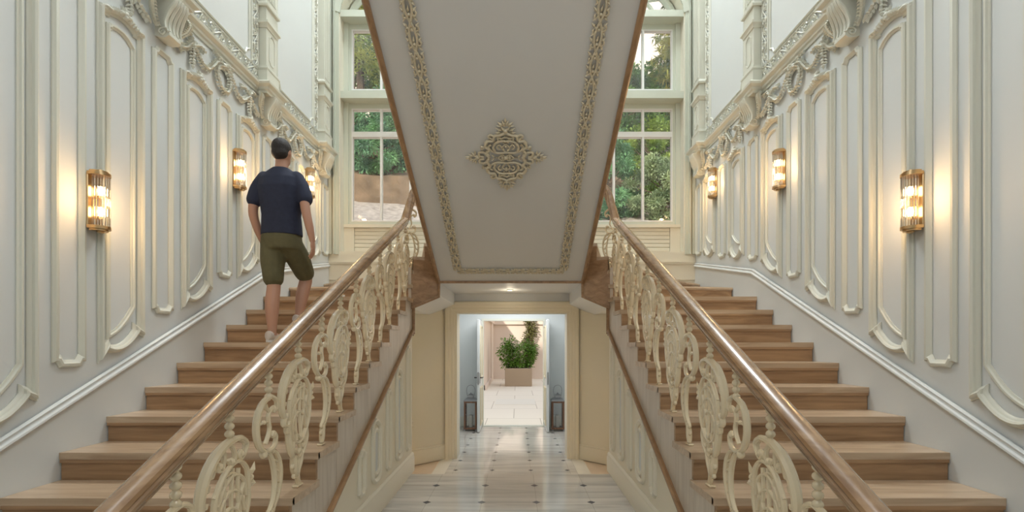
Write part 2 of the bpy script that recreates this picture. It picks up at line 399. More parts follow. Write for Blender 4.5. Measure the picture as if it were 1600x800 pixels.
def panelA(yc, zt, zfar, znear, belly=.05, hw=.152, wall=wp, N=(-1, 0, 0), inner=True, arch=.035):
    """arched panel; far = +Y. returns moulding mesh, field and crest"""
    out = MB(); pts = []
    def zb(t): return zfar+(znear-zfar)*t     # t=0 far .. 1 near
    def bottom(hw, dz, bl, side):
        q = [(0, dz), (0.0, dz+.028), (.13, dz+.035)]
        for i in range(9):
            t = .13+.74*i/8; u = (t-.5)/.37; q.append((t, dz+.02-bl*(1-u*u)))
        q += [(.87, dz+.035), (1.0, dz+.028), (1.0, dz)]
        return [wall(yc+hw-2*hw*t, zb(t)+d) for t, d in q]
    def top(hw, zt, ar):
        q = [(1.0, 0), (.88, .0)]
        for i in range(9):
            t = .88-.76*i/8; u = (t-.5)/.38; q.append((t, ar*(1-u*u)*1.0+.004))
        q += [(.12, 0), (0.0, 0)]
        return [wall(yc+hw-2*hw*t, zt+d) for t, d in q]
    # plain bottom first and last point kept at the stile
    bt = bottom(hw, 0, belly, 1); bt = [wall(yc+hw, zb(0)-.004)]+bt[2:-2]+[wall(yc-hw, zb(1)-.004)]
    path = bt+top(hw, zt, arch)
    out.sweep(path, N, PROF_A)
    if inner:
        hw2 = hw-.058
        bt2 = [wall(yc+hw2-2*hw2*t, zb(.5+(t-.5)*hw2/hw)+.115+(.09*(1-4*(t-.0)**1.4) if t < .35 else 0)-(0)) for t in (0, .1, .2, .35, .5, .75, 1)]
        q = []
        for i in range(10):
            t = i/9; c = math.cos(t*PI/2); q.append(wall(yc+hw2-2*hw2*t, zb(.5+(t-.5)*hw2/hw)+.085+.10*(1-math.sin(t*PI/2))**1.3))
        tp = []
        for (t, d) in ((1, 0), (.93, .0), (.9, .014), (.7, .022), (.45, .022), (.25, .008), (.0, -.03)): tp.append(wall(yc+hw2-2*hw2*t, zt-.08+d))
        p2 = q+tp
        out.sweep(p2, N, PROF_S)
    return out
def crest(yc, zt, hw=.152, arch=.035, wall=wp, Nx=-1):
    b = MB(); random.seed(3); up = Vector((Nx, 0, 0))
    n = 15
    for i in range(n):
        t = .06+.88*i/(n-1); u = (t-.5)/.38; y = yc+hw-2*hw*t; z = zt+.012+max(0, arch*(1-u*u))
        sg = 1 if t > .5 else -1; big = 1-abs(t-.5)*1.2
        p = wall(y, z, .03)
        b.leafb(p, (0, -sg*.6, .9), .052*big+.012, .026, .020, up)
        b.leafb(wall(y, z+.012, .022), (0, sg*.9, .6), .036, .02, .016, up)
    for (dy, dz, r) in ((0, .022, .020), (.03, .014, .016), (-.03, .014, .016), (0, .0, .016)):
        b.ell(wall(yc+dy, zt+arch+dz, .035), .020, r, r, 8, 6)
    for a in range(5):
        an = PI/2+(a-2)*.5; b.leafb(wall(yc+.03*math.cos(an), zt+arch+.02+.03*math.sin(an), .035), (0, math.cos(an), math.sin(an)), .05, .018, .014, up)
    for sg in (-1, 1):   # curled ends
        pth = [wall(yc+sg*(hw+.012), zt-.004, .02), wall(yc+sg*(hw-.01), zt+.018, .035), wall(yc+sg*(hw-.045), zt+.014, .038), wall(yc+sg*(hw-.07), zt+.03, .03)]
        b.tube(catmull(pth, 4), .009, 6)
    return b
def panelB(yc, zt, zb, hw=.078, wall=wp, N=(-1, 0, 0)):
    c = .03; o = MB()
    pts = [(yc+hw, zb+c), (yc+hw-c*.45, zb+c), (yc+hw-c, zb), (yc-hw+c, zb), (yc-hw+c*.45, zb+c), (yc-hw, zb+c),
           (yc-hw, zt-c), (yc-hw+c*.45, zt-c), (yc-hw+c, zt), (yc+hw-c, zt), (yc+hw-c*.45, zt-c), (yc+hw, zt-c)]
    o.sweep([wall(*p) for p in pts], N, PROF_T); return o

def leafy(b, path, n, rad, size, wall=wp, h=.02):
    """a rope of small leaves along a (y, z) path"""
    P = catmull([(0, p[0], p[1]) for p in path], 10); L = len(P)
    for i in range(n):
        t = (i+.5)/n*(L-1); a = int(t); fr = t-a; p = P[a].lerp(P[min(a+1, L-1)], fr); d = (P[min(a+1, L-1)]-P[a]).normalized()
        nrm = Vector((0, -d.z, d.y))
        for s_ in (-1, 0, 1):
            q = p+nrm*s_*rad*random.uniform(.5, 1); dd = d*random.uniform(.3, 1)+nrm*s_*.9
            b.leafb(wall(q.y, q.z, h+(.014 if s_ == 0 else 0)), dd, size*random.uniform(1.0, 1.6), size*.62, size*.55, (-1, random.uniform(-.3, .3), random.uniform(-.3, .3)))
def garland(yc, half):
    """wreath in the middle, swags and drops to both sides; bay centre yc"""
    b = MB(); random.seed(5)
    w = [(yc+.085*math.sin(a), 2.285+.105*math.cos(a)) for a in [2*PI*i/10 for i in range(11)]]
    leafy(b, w, 24, .020, .036)
    for sg in (-1, 1):
        f = lambda dy, z: (yc+sg*dy, z)
        leafy(b, [f(.02, 2.40), f(.08, 2.385), f(.13, 2.33), f(.20, 2.255), f(.27, 2.245), f(.33, 2.29), f(.385, 2.335)], 24, 0.019, .034)
        leafy(b, [f(.40, 2.34), f(.46, 2.27), f(.52, 2.235), f(half-.03, 2.22)], 10, 0.021, .036)
        leafy(b, [f(.385, 2.33), f(.388, 2.26), f(.392, 2.175)], 7, 0.017, .036)
        b.leafb(wp(yc+sg*.392, 2.16, .03), (0, 0, -1), .05, .035, .02, (-1, 0, 0))
        leafy(b, [f(.37, 2.34), f(.31, 2.37), f(.25, 2.355)], 5, 0.014, .036)
        leafy(b, [f(.39, 2.35), f(.43, 2.40), f(.50, 2.395)], 6, 0.015, .036)
        leafy(b, [f(.03, 2.40), f(.07, 2.425), f(.135, 2.44)], 5, 0.011, .034)
    for sg in (-1, 1):
        b.tube(catmull([wp(yc, 2.40, .02), wp(yc+sg*.05, 2.435, .035), wp(yc+sg*.075, 2.405, .035), wp(yc, 2.395, .03)], 5), .008, 6)
    b.ell(wp(yc, 2.40, .03), .02, .022, .022, 8, 6)
    return b

def scroll_strip(b, length, width, N, origin, along, across, period=.12, h=.012):
    """low relief rinceau between two fillets"""
    N = Vector(N); O = Vector(origin); A = Vector(along); C = Vector(across); k = max(1, round(length/period)); per = length/k
    f = lambda a, c, hh=0: O+A*a+C*c+N*hh
    for c in (-width/2, width/2):
        b.sweep([f(0, c), f(length, c)], N, [(-.008, 0), (-.008, .010), (.0, .016), (.008, .010), (.008, 0)], closed=False)
    stem = []
    for i in range(k*6+1):
        a = per*i/6; stem.append(f(a, .28*width*math.sin(PI*a/per), h))
    b.tube(stem, .006, 5)
    for i in range(k):
        sg = 1 if i % 2 == 0 else -1; ca = per*(i+.5); pts = []
        for j in range(13):
            u = j/12; rr = width*.33*(1-.78*u); an = sg*(-PI*.9+u*PI*2.6)
            pts.append(f(ca+rr*math.cos(an), -sg*width*.02+rr*math.sin(an), h))
        b.tube(pts, [.0075*(1-.4*j/12) for j in range(13)], 5)
        b.ell(f(ca, 0, h), .010, .010, .010, 6, 4)
        for (da, dc, ang) in ((-.42, .30, .8), (.36, -.30, -.7), (.40, .28, 2.4), (-.3, -.32, -2.2), (.0, .38, .1)):
            dd = A*math.cos(ang)+C*math.sin(ang)*sg
            b.leafb(f(ca+per*da, sg*dc*width, h*.9), dd, .036, .016, .012, N)

def flight_base():
    pass
PIL = [1.99, 3.37, 4.73, 6.11]     # pilaster centres along the wall
PH = .10
def build_wall(sg):
    nm = SIDE[sg]
    b = MB(); b.box(W, W+.2, -1.7, YB+.3, FL-.25, CEIL)
    wall = struct(b.build('wall_'+nm, M['white'], sgn=sg, smooth=0))
    # --- panels
    for (yc, zf, zn, bl) in ((2.315, -.27, -.42, .05), (3.025, .079, -.070, .05), (3.735, .47, .31, .05), (4.445, .82, .645, .055), (5.16, 1.025, .985, .085), (5.88, 1.18, 1.14, .08)):
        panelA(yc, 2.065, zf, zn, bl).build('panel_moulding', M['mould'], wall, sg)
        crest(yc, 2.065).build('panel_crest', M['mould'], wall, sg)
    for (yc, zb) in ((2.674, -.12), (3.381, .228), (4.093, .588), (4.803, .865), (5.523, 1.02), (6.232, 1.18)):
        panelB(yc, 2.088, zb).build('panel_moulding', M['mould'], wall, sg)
    # --- raked skirting board
    kink = (4.79, .735); end = (YB, 1.065)
    lo = [(1.2, nos(1.2)+.285), kink, end]
    b = MB(); x = W-.012
    poly = lo+[(YB, .3), (4.79, 0), (1.2, nos(1.2)-.6)]
    b.prism(poly, 'x', x, W+.01)
    b.sweep([(x, p[0], p[1]-.012) for p in lo], (-1, 0, 0), [(-.03, 0), (-.03, .006), (-.02, .016), (-.006, .010), (.0, .012), (.006, .024), (.016, .026), (.024, .014), (.030, 0)], closed=False)
    struct(b.build('baseboard_'+nm, M['white'], sgn=sg))
    # --- level cornice breaking forward round the pilaster feet
    prof = [(0, 2.455), (.012, 2.455), (.016, 2.475), (.030, 2.485), (.034, 2.505), (.060, 2.525), (.064, 2.545), (.050, 2.56), (.014, 2.568), (0, 2.568)]
    path = [(W, .6)]
    for y in PIL: path += [(W, y-.125), (W-.10, y-.125), (W-.10, min(y+.125, YB-.005)), (W, min(y+.125, YB-.005))]
    if path[-1][1] < YB-.01: path.append((W, YB-.01))
    b = MB(); b.plan(path, prof)
    for y in PIL: b.box(W-.10, W, y-.125, min(y+.125, YB-.005), 2.457, 2.566)
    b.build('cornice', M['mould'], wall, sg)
    # --- pilasters
    for i, y in enumerate(PIL):
        w_ = .10; y0, y1 = y-w_, min(y+w_, YB-.01); b = MB(); xo = W-.085
        b.box(xo, W, y0, y1, 2.56, CEIL)
        b.box(xo-.018, W, y0-.018, y1+.012, 2.56, 2.70)
        ppath = [(W, y0), (xo, y0), (xo, y1), (W, y1)]
        b.plan(ppath, [(0, 2.70), (.022, 2.70), (.026, 2.715), (.012, 2.725), (.010, 2.745), (0, 2.75)])
        b.plan(ppath, [(0, 3.12), (.008, 3.12), (.014, 3.145), (.030, 3.16), (.030, 3.18), (.010, 3.19), (0, 3.19)])
        b.plan(ppath, [(0, 3.33), (.022, 3.33), (.026, 3.35), (.012, 3.37), (0, 3.39)])
        c = .03; a0, a1, z0, z1 = y0+.05, y1-.05, 2.79, 3.08
        oct_ = [(a1, z0+c), (a1-c, z0), (a0+c, z0), (a0, z0+c), (a0, z1-c), (a0+c, z1), (a1-c, z1), (a1, z1-c)]
        b.sweep([(xo, p[0], p[1]) for p in oct_], (-1, 0, 0), [(-.006, 0), (-.004, .008), (.004, .008), (.006, 0)])
        for q in range(5):
            yy = y0+.02+(y1-y0-.04)*(q+.5)/5; b.box(xo-.008, xo, yy-.010, yy+.010, 3.42, CEIL-.1)
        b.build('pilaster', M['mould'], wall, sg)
        # bracket under the pilaster foot
        b = MB(); P = [(0, 2.457), (.150, 2.457), (.156, 2.43), (.140, 2.39), (.115, 2.34), (.095, 2.28), (.085, 2.22), (.088, 2.175), (.104, 2.15), (.104, 2.125), (.080, 2.105), (.04, 2.105), (.0, 2.12)]
        P = [(W-p[0], p[1]) for p in P]
        yA, yB = y-.058, min(y+.058, YB-.03)
        b.prism(P, 'y', yA, yB)
        front = [(W-.156, 2.445), (W-.142, 2.39), (W-.117, 2.34), (W-.097, 2.28), (W-.087, 2.22), (W-.096, 2.165)]
        for q in range(5):            # acanthus ribs
            yy = yA+.008+(yB-yA-.016)*q/4; sp_ = (q-2)*.006
            b.tube(catmull([(p[0], yy+sp_*j*.5, p[1]) for j, p in enumerate(front)], 4), [.010+.006*math.sin(j*.2) for j in range(21)], 6)
        for yy in (yA-.003, yB+.003):           # side volutes
            pts = [(W-.060-.042*(1-j/15)*math.cos(j*.62), yy, 2.15+.042*(1-j/15)*math.sin(j*.62)) for j in range(15)]
            b.tube(pts, .008, 5)
        for sd in (-1, 1):                       # leafy scrolls flanking the bracket
            if y+sd*.16 > YB-.02: continue
            cv = catmull([(W-.05, y+sd*.15, 2.445), (W-.075, y+sd*.175, 2.40), (W-.06, y+sd*.165, 2.33), (W-.035, y+sd*.12, 2.25), (W-.03, y+sd*.075, 2.185)], 4)
            b.tube(cv, [.022-.010*j/16 for j in range(17)], 7)
            for j in range(1, 16):
                p = cv[j]; d = cv[j+1]-cv[j-1]
                b.leafb(p+Vector((-.012, sd*.016, 0)), (-.35, sd*.9, .25), .058-.02*j/16, .022, .014, (-1, 0, 0))
                b.leafb(p+Vector((-.014, -sd*.014, 0)), (-.35, -sd*.7, -.3), .046-.016*j/16, .020, .014, (-1, 0, 0))
        b.v = [(v[0], v[1], 2.457-(2.457-v[2])*.83) for v in b.v]
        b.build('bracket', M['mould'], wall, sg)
    # --- garlands and framed upper panels per bay
    for i in range(len(PIL)-1):
        yc = (PIL[i]+PIL[i+1])/2; half = (PIL[i+1]-PIL[i])/2-.10
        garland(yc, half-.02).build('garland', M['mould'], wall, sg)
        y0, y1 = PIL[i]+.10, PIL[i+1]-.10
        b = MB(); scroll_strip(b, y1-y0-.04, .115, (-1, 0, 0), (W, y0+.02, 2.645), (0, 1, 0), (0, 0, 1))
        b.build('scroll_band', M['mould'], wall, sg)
        for yy in (y0+.065, y1-.065):
            b = MB(); scroll_strip(b, CEIL-2.75, .10, (-1, 0, 0), (W, yy, 2.72), (0, 0, 1), (0, 1, 0))
            b.build('scroll_band', M['mould'], wall, sg)
        a0, a1 = y0+.155, y1-.155; n_ = .05
        b = MB(); b.sweep([wp(a1, 2.735+n_*1.5), wp(a1-n_, 2.735+n_), wp(a1-n_*1.5, 2.735), wp(a0+n_*1.5, 2.735), wp(a0+n_, 2.735+n_), wp(a0, 2.735+n_*1.5), wp(a0, CEIL-.3), wp(a1, CEIL-.3)], (-1, 0, 0), [(-.010, 0), (-.010, .010), (0, .018), (.010, .008), (.010, 0)])
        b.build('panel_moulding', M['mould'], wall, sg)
    return wall
for sg in (1, -1): build_wall(sg)

# ------------------------------------------------------------------ back wall with the tall windows
YG = 6.55; YW = YB+.30
XO = 2.34      # half width of the glazed opening
LAND = sZ(12)
b = MB()
# below: the wall behind the landing with the passage doorway
b.box(-W, -.75, YB, YW, HF-.2, 1.24); b.box(.75, W, YB, YW, HF-.2, 1.24); b.box(-.75, .75, YB, YW, .40, 1.24)
b.box(-W, -XO, YB, YW, 1.24, CEIL); b.box(XO, W, YB, YW, 1.24, CEIL)
# spandrels over the arched light
ar = [(XO*math.cos(a), 4.46+.95*math.sin(a)) for a in [PI*i/24 for i in range(25)]]
for i in range(24):
    (x0, z0), (x1, z1) = ar[i], ar[i+1]
    b.hexa([(x0, YB, z0), (x1, YB, z1), (x1, YW, z1), (x0, YW, z0), (x0, YB, CEIL), (x1, YB, CEIL), (x1, YW, CEIL), (x0, YW, CEIL)])
wall_back = struct(b.build('wall_back', M['cream'], smooth=0))
def vert_casing(sg):
    b = MB(); q = XO
    b.box(q+.015, q+.055, YB-.020, YB, 1.20, CEIL); b.box(q+.055, q+.08, YB-.045, YB, 1.20, CEIL); b.box(q+.105, q+.15, YB-.030, YB, 1.20, CEIL)
    b.build('casing', M['greenish'], wall_back, sg)
for sg in (1, -1): vert_casing(sg)
b = MB()
pth = [(x*1.02, YB, z+.03) for x, z in ar]; b.sweep(pth, (0, -1, 0), [(-.05, 0), (-.05, .03), (-.02, .045), (.0, .03), (.05, .02), (.05, 0)], closed=False)
b.build('casing', M['greenish'], wall_back)
b = MB(); b.box(-.95, .95, YB-.012, YB, .56, .66); b.build('frieze_board', M['ceil'], wall_back)
# base board and panel zone under the sill
for sg in (1, -1):
    b = MB(); b.box(XI-.1, W-.01, YB-.015, YB, .85, 1.075); b.box(XI-.1, W-.01, YB-.028, YB, 1.062, 1.082); b.box(XI-.1, W-.01, YB-.034, YB, 1.082, 1.10)
    struct(b.build('baseboard_back', M['cream'], sgn=sg))
win = frame_empty('window_1', (0, YG, 1.6))
b = MB()
for (z0, z1) in ((3.328, 3.424), (4.44, 4.53)): b.box(-XO, XO, YB+.002, YG+.05, z0, z1)          # transoms
b.box(-2.24, 2.24, YG-.03, YG+.04, 3.262, 3.328); b.box(-2.24, 2.24, YG-.03, YG+.04, 3.424, 3.52); b.box(-2.24, 2.24, YG-.03, YG+.04, 4.365, 4.44)
b.box(-2.24, 2.24, YG-.03, YG+.04, 1.64, 1.685)
for sg in (1, -1):
    b.box(sg*2.24, sg*XO, YG-.03, YG+.04, 1.64, 3.328); b.box(sg*2.24, sg*XO, YG-.03, YG+.04, 3.424, 4.44)
    b.box(sg*2.275, sg*XO, YG-.06, YG-.03, 1.64, 3.328); b.box(sg*2.275, sg*XO, YG-.06, YG-.03, 3.424, 4.44)
b.build('window_frame', M['greenish'], win)
b = MB()                 # white sash edges and bars
xs = [-2.245+.4*i+.0 for i in range(12)]; xs = [-2.236+i*(4.472/11) for i in range(12)]
for x in xs:
    w_ = .014 if abs(abs(x)-2.236) > .01 else .012
    b.box(x-w_, x+w_, YG-.028, YG+.028, 1.685, 3.262)
    b.box(x-w_, x+w_, YG-.028, YG+.028, 3.52, 4.365)
for (z0, z1) in ((2.865, 2.94), (1.685, 1.702), (3.245, 3.262), (3.52, 3.535), (4.35, 4.365)): b.box(-2.24, 2.24, YG-.032, YG+.032, z0, z1)
b.build('glazing_bar', mat('white_sash_paint', (.80, .80, .78), .35), win)
b = MB()                 # arched light: radial bars
for k in range(1, 8):
    a = PI*k/8; b.tube([(0, YG, 4.5), (XO*math.cos(a), YG, 4.46+.95*math.sin(a))], .022, 6)
b.tube([(x*.86, YG, 4.48+(z-4.46)*.82) for x, z in ar], .03, 6); b.tube([(x*.98, YG, z-.02) for x, z in ar], .05, 6)
b.build('glazing_bar', M['greenish'], win)
for z0, z1 in ((1.70, 2.865), (2.94, 3.25), (3.53, 4.355)):
    b = MB(); b.box(-2.23, 2.23, YG-.003, YG+.003, z0, z1); b.build('pane', M['pane'], win, smooth=0)
b = MB(); b.prism([(x*.98, z) for x, z in ar], 'y', YG-.003, YG+.003); b.build('pane', M['pane'], win, smooth=0)
# boarded apron under the windows
b = MB()
b.box(-XO, XO, YG-.02, YG+.06, 1.22, 1.62)
zz = 1.27
n_b = 6; hb = (1.60-1.27)/n_b
for i in range(n_b):
    b.bbox(-2.2, 2.2, YG-.034, YG-.018, 1.27+hb*i+.002, 1.27+hb*(i+1)-.002, .005)
for (x0, x1) in ((-XO, -2.2), (2.2, XO)): b.box(x0, x1, YG-.05, YG, 1.27, 1.598)
b.box(-XO, XO, YG-.05, YG, 1.215, 1.27); b.box(-XO, XO, YG-.062, YG, 1.598, 1.64)
b.build('apron_panel', M['cream'], win)

# ------------------------------------------------------------------ lower flights
def clipR9(x): return 4.96+(x-XI)*(5.24-4.96)/(W-XI)
RL = {9: ((1.045, 4.955), (W, 5.24)), 10: ((1.045, 4.985), (W, 6.18)), 11: ((1.04, 5.01), (1.95, YB)), 12: ((.93, 5.045), (1.25, YB))}
def slab(b, poly, z1, th): b.prism(poly, 'z', z1-th, z1)
def nosed(b, pa, pb, z, out=.03, th=.038):
    """rounded nosing along pa -> pb (front edge)"""
    a = Vector((pa[0], pa[1], 0)); c = Vector((pb[0], pb[1], 0)); d = (c-a).normalized(); n = Vector((d.y, -d.x, 0))
    prof = []
    for i in range(7):
        t = -PI/2+PI*i/6; prof.append((math.cos(t)*th*.5, z-th*.5+math.sin(t)*th*.5))
    vs = []
    for p in (a, c):
        vs += [p-n*(.02)+Vector((0, 0, z-th)), ]+[p+n*(o-th*.5)+Vector((0, 0, zz)) for o, zz in prof]+[p-n*(.02)+Vector((0, 0, z))]
    k = len(prof)+2
    fs = [(i, i+1, k+i+1, k+i) for i in range(k-1)]+[tuple(range(k))[::-1], tuple(range(k, 2*k))]
    b.add(vs, fs)
def build_flight(sg):
    where = {1: 'right-hand oak staircase climbing beside the wall with three clear sconces, nobody on it', -1: 'left-hand oak staircase with a man walking up it'}[sg]
    st = thing('staircase', where, 'staircase', (sg*1.78, 3.2, FL))
    for k in range(-3, 9):
        z = sZ(k); y = sY(k); b = MB()
        yb0 = sY(k+1)+.035
        x0 = 1.04
        if k < 8: b.box(x0, W-.013, y+.018, yb0, z-.038, z)
        else: slab(b, [(x0, y+.018), (W-.013, y+.018), (W-.013, 5.26), (x0, 4.99)], z, .038)
        nosed(b, (x0, y+.019), (W-.013, y+.019), z, out=.019)
        if k == -3: pass
        b.build('tread', M['tread'], st, sg)
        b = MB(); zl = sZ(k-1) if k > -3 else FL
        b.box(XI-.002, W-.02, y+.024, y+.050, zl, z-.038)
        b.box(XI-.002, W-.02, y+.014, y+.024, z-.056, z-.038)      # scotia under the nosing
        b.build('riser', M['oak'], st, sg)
    zz = {9: sZ(9), 10: sZ(10), 11: sZ(11)}
    polys = {9: [(1.045, 4.955), (W-.013, 5.24), (W-.013, 6.22), (1.045, 5.0)],
             10: [(1.045, 4.985), (W-.013, 6.18), (W-.013, YB-.012), (1.93, YB-.012), (1.04, 5.03)],
             11: [(1.04, 5.01), (1.95, YB-.012), (1.22, YB-.012), (.93, 5.06)]}
    for k in (9, 10, 11):
        b = MB(); slab(b, polys[k], zz[k], .038); (pa, pb) = RL[k]
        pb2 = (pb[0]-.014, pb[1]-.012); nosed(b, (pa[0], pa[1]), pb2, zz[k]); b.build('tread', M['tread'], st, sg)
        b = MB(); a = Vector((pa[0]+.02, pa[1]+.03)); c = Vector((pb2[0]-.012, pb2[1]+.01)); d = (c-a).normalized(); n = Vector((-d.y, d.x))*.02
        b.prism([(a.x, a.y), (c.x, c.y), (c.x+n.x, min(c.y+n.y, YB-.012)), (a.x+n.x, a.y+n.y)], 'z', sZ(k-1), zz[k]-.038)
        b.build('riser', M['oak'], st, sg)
    (pa, pb) = RL[12]
    b = MB(); b.prism([(pa[0]-.0, pa[1]+.02), (pb[0], YB-.012), (pb[0]-.02, YB-.012), (pa[0]-.02, pa[1]+.02)], 'z', sZ(11), LAND-.038); b.build('riser', M['oak'], st, sg)
    # limed boards closing the ends of the steps
    tr = lambda y: nos(y)-.50
    for k in range(-3, 9):
        y0, y1 = sY(k)+.03, sY(k+1)+.028
        if k == 8: y1 = 4.975
        if tr(y0) < FL: 
            zb0 = max(tr(y0), FL+.002); zb1 = max(tr(y1), FL+.002)
        else: zb0, zb1 = tr(y0), tr(y1)
        b = MB(); b.prism([(y0, zb0), (y1, zb1), (y1, sZ(k)-.038), (y0, sZ(k)-.038)], 'x', XI, XI+.03)
        b.build('string_board', M['oakz'], st, sg)
    # corner board above the raking trim
    b = MB(); b.prism([(4.977, tr(4.977)), (5.03, .19), (5.03, .40), (4.977, .80)], 'x', XI, XI+.03); b.build('string_board', M['oakz'], st, sg)
    # raking trim
    b = MB(); q = [(XI, y, max(tr(y), FL+.02)) for y in (1.25, 3, 4.98)]+[(XI, 5.03, .10), (XI, 5.035, .37)]
    b.sweep([(XI, 1.6, tr(1.6)), (XI, 3, tr(3)), (XI, 4.99, tr(4.99)+.0), (XI, 5.035, .10), (XI, 5.035, .37)], (-1, 0, 0), [(-.02, 0), (-.02, .018), (-.010, .030), (.004, .030), (.010, .016), (.02, .012), (.02, 0)], closed=False)
    b.build('string_moulding', M['oaky'], st, sg)
    # winder fascia, two facets
    b = MB()
    A, B_, C_ = (XI, 4.985), (.93, 5.05), (.785, 5.115)
    def facet(p, q, zb0, zb1, zt):
        b.hexa([(p[0], p[1], zb0), (q[0], q[1], zb1), (q[0], q[1]+.03, zb1), (p[0], p[1]+.03, zb0), (p[0], p[1], zt), (q[0], q[1], zt), (q[0], q[1]+.03, zt), (p[0], p[1]+.03, zt)])
    facet(A, (1.04, 4.995), .366, .375, sZ(10)-.038); facet((1.04, 4.995), B_, .375, .43, sZ(11)-.038); facet(B_, C_, .43, .50, LAND-.038)
    b.build('winder_fascia', M['fascia'], st, sg)
    b = MB(); b.tube([(XI+.0, 4.978, .366), (1.0, 5.008, .395), (.93, 5.043, .43), (.785, 5.108, .50), (.785, 5.108, .66)], .016, 8)
    b.tube([(.775, 5.10, .66), (0, 5.10, .66)], .016, 8)
    b.build('fascia_moulding', M['oaky'], st, sg)
    return st
stairs = {sg: build_flight(sg) for sg in (1, -1)}

# wall faces under the lower flights, with their panels
def understair(sg):
    nm = SIDE[sg]; b = MB(); tr = lambda y: nos(y)-.50
    ys = (1.6-.52+1.6-1.6)
    yfoot = (FL+.50+1.9455)/.5133
    b.prism([(yfoot+.02, FL), (5.03, FL), (5.03, HF-.2), (5.04, HF-.2), (5.04, .36), (5.0, tr(5.0)), (yfoot+.02, FL+.005)], 'x', XI+.004, XI+.10)
    b.box(XI+.10, W, 4.98, 5.04, HF-.2, .36)
    w_ = struct(b.build('wall_stair_'+nm, M['cream_lit'], sgn=sg, smooth=0))
    uw = lambda y, z, h=0: (XI+.004-h, y, z)
    for yc in (4.83, 4.10, 3.39, 2.68):
        zt = tr(yc-.06)-.06
        if zt-(-1.10) < .12: continue
        panelB(yc, zt, -1.10, .052, uw).build('panel_moulding', M['creamm'], w_, sg)
    for yc in (4.465, 3.745, 3.03):
        zt = tr(yc-.12)-.07; zb = -1.10; hw = .10; b = MB(); pts = []
        if zt-zb < .2: continue
        for i in range(13): a = PI+PI*i/12; pts.append(uw(yc-hw*math.cos(a)*1, zb+hw*.55+hw*.9*math.sin(a)*.7))
        for i in range(13): a = PI*i/12; pts.append(uw(yc-hw*math.cos(a), zt-hw*.3+hw*.9*math.sin(a)*.6-.25*hw*math.cos(a)*-1))
        b.sweep(pts, (-1, 0, 0), PROF_T)
        hw2 = hw-.035; pts = []
        for i in range(13): a = PI+PI*i/12; pts.append(uw(yc-hw2*math.cos(a), zb+.10+hw2*.8*math.sin(a)))
        for i in range(13): a = PI*i/12; pts.append(uw(yc-hw2*math.cos(a), zt-.10+hw2*.8*math.sin(a)))
        b.sweep(pts, (-1, 0, 0), PROF_S)
        b.build('panel_moulding', M['creamm'], w_, sg)
        b = MB(); b.prism([(p[1], p[2]) for p in pts], 'x', XI+.001, XI+.006); b.build('oval_panel_field', M['white'], w_, sg)
    b = MB(); x = XI+.004
    b.plan([(x, 2.2), (x, 5.04), (x+.3, 5.04)][:3], [(0, FL), (.022, FL), (.022, FL+.15), (.016, FL+.165), (.018, FL+.185), (.006, FL+.205), (0, FL+.205)])
    struct(b.build('baseboard_stair_'+nm, M['creamm'], sgn=sg))
    # splayed cream wall beside the passage doorway
    b = MB(); th = .05
    b.hexa([(.92, YB-.01, HF-.1), (1.95, 5.40, HF-.1), (1.98, 5.44, HF-.1), (.95, YB+.03, HF-.1), (.92, YB-.01, .54), (1.95, 5.40, .54), (1.98, 5.44, .54), (.95, YB+.03, .54)])
    w2 = struct(b.build('wall_passage_'+nm, M['cream_lit'], sgn=sg, smooth=0))
    b = MB(); b.plan([(.915, YB-.012), (1.95, 5.40)], [(0, HF), (-.018, HF), (-.018, HF+.16), (-.012, HF+.175), (-.016, HF+.19), (0, HF+.205)])
    b.build('baseboard', M['cream_lit'], w2, sg)
    b = MB(); b.plan([(1.28, 6.027), (1.6, 5.73)], [(0, -1.10), (-.03, -1.10), (-.045, -1.07), (-.03, -1.05), (-.03, -1.02), (0, -1.0)]); b.box(1.30, 1.36, 5.93, 6.0, -1.02, .30)
    b.build('pilaster', M['cream_lit'], w2, sg)
for sg in (1, -1): understair(sg)

# ------------------------------------------------------------------ landing and the passage ceiling
b = MB(); b.prism([(-.94, 5.07), (.94, 5.07), (1.24, YB-.012), (-1.24, YB-.012)], 'z', LAND-.038, LAND)
b.build('landing_boards', M['tread'])
bpy.data.objects['landing_boards'].name = 'floor_landing'; struct(bpy.data.objects['floor_landing'])
b = MB()
b.box(-.78, .78, 5.12, YB, .66, .72)
for sg in (1, -1):
    prof = [(.78*sg, .73), (.78*sg, .515), (1.09*sg, .37), (2.49*sg, .37), (2.49*sg, .45), (1.09*sg, .60)]
    b.prism(prof, 'y', 5.12, YB)
struct(b.build('ceiling_passage', M['ceil'], smooth=0))
sl = thing('recessed_spotlight', 'small round recessed spotlight glowing in the flat ceiling before the doorway', 'ceiling light', (-.02, 5.86, .66))
b = MB(); b.lathe([(.045, .66), (.045, .652), (.03, .650), (.028, .66)], (-.02, 5.86, 0), 20); b.build('trim_ring', M['mould'], sl)
b = MB(); b.lathe([(.0275, .659), (.0275, .655), (.001, .654)], (-.02, 5.86, 0), 16); b.build('lens', M['spotglow'], sl)
lamp('spot', 'POINT', (-.02, 5.86, .56), 1.2, (1, .85, .62), radius=.03)

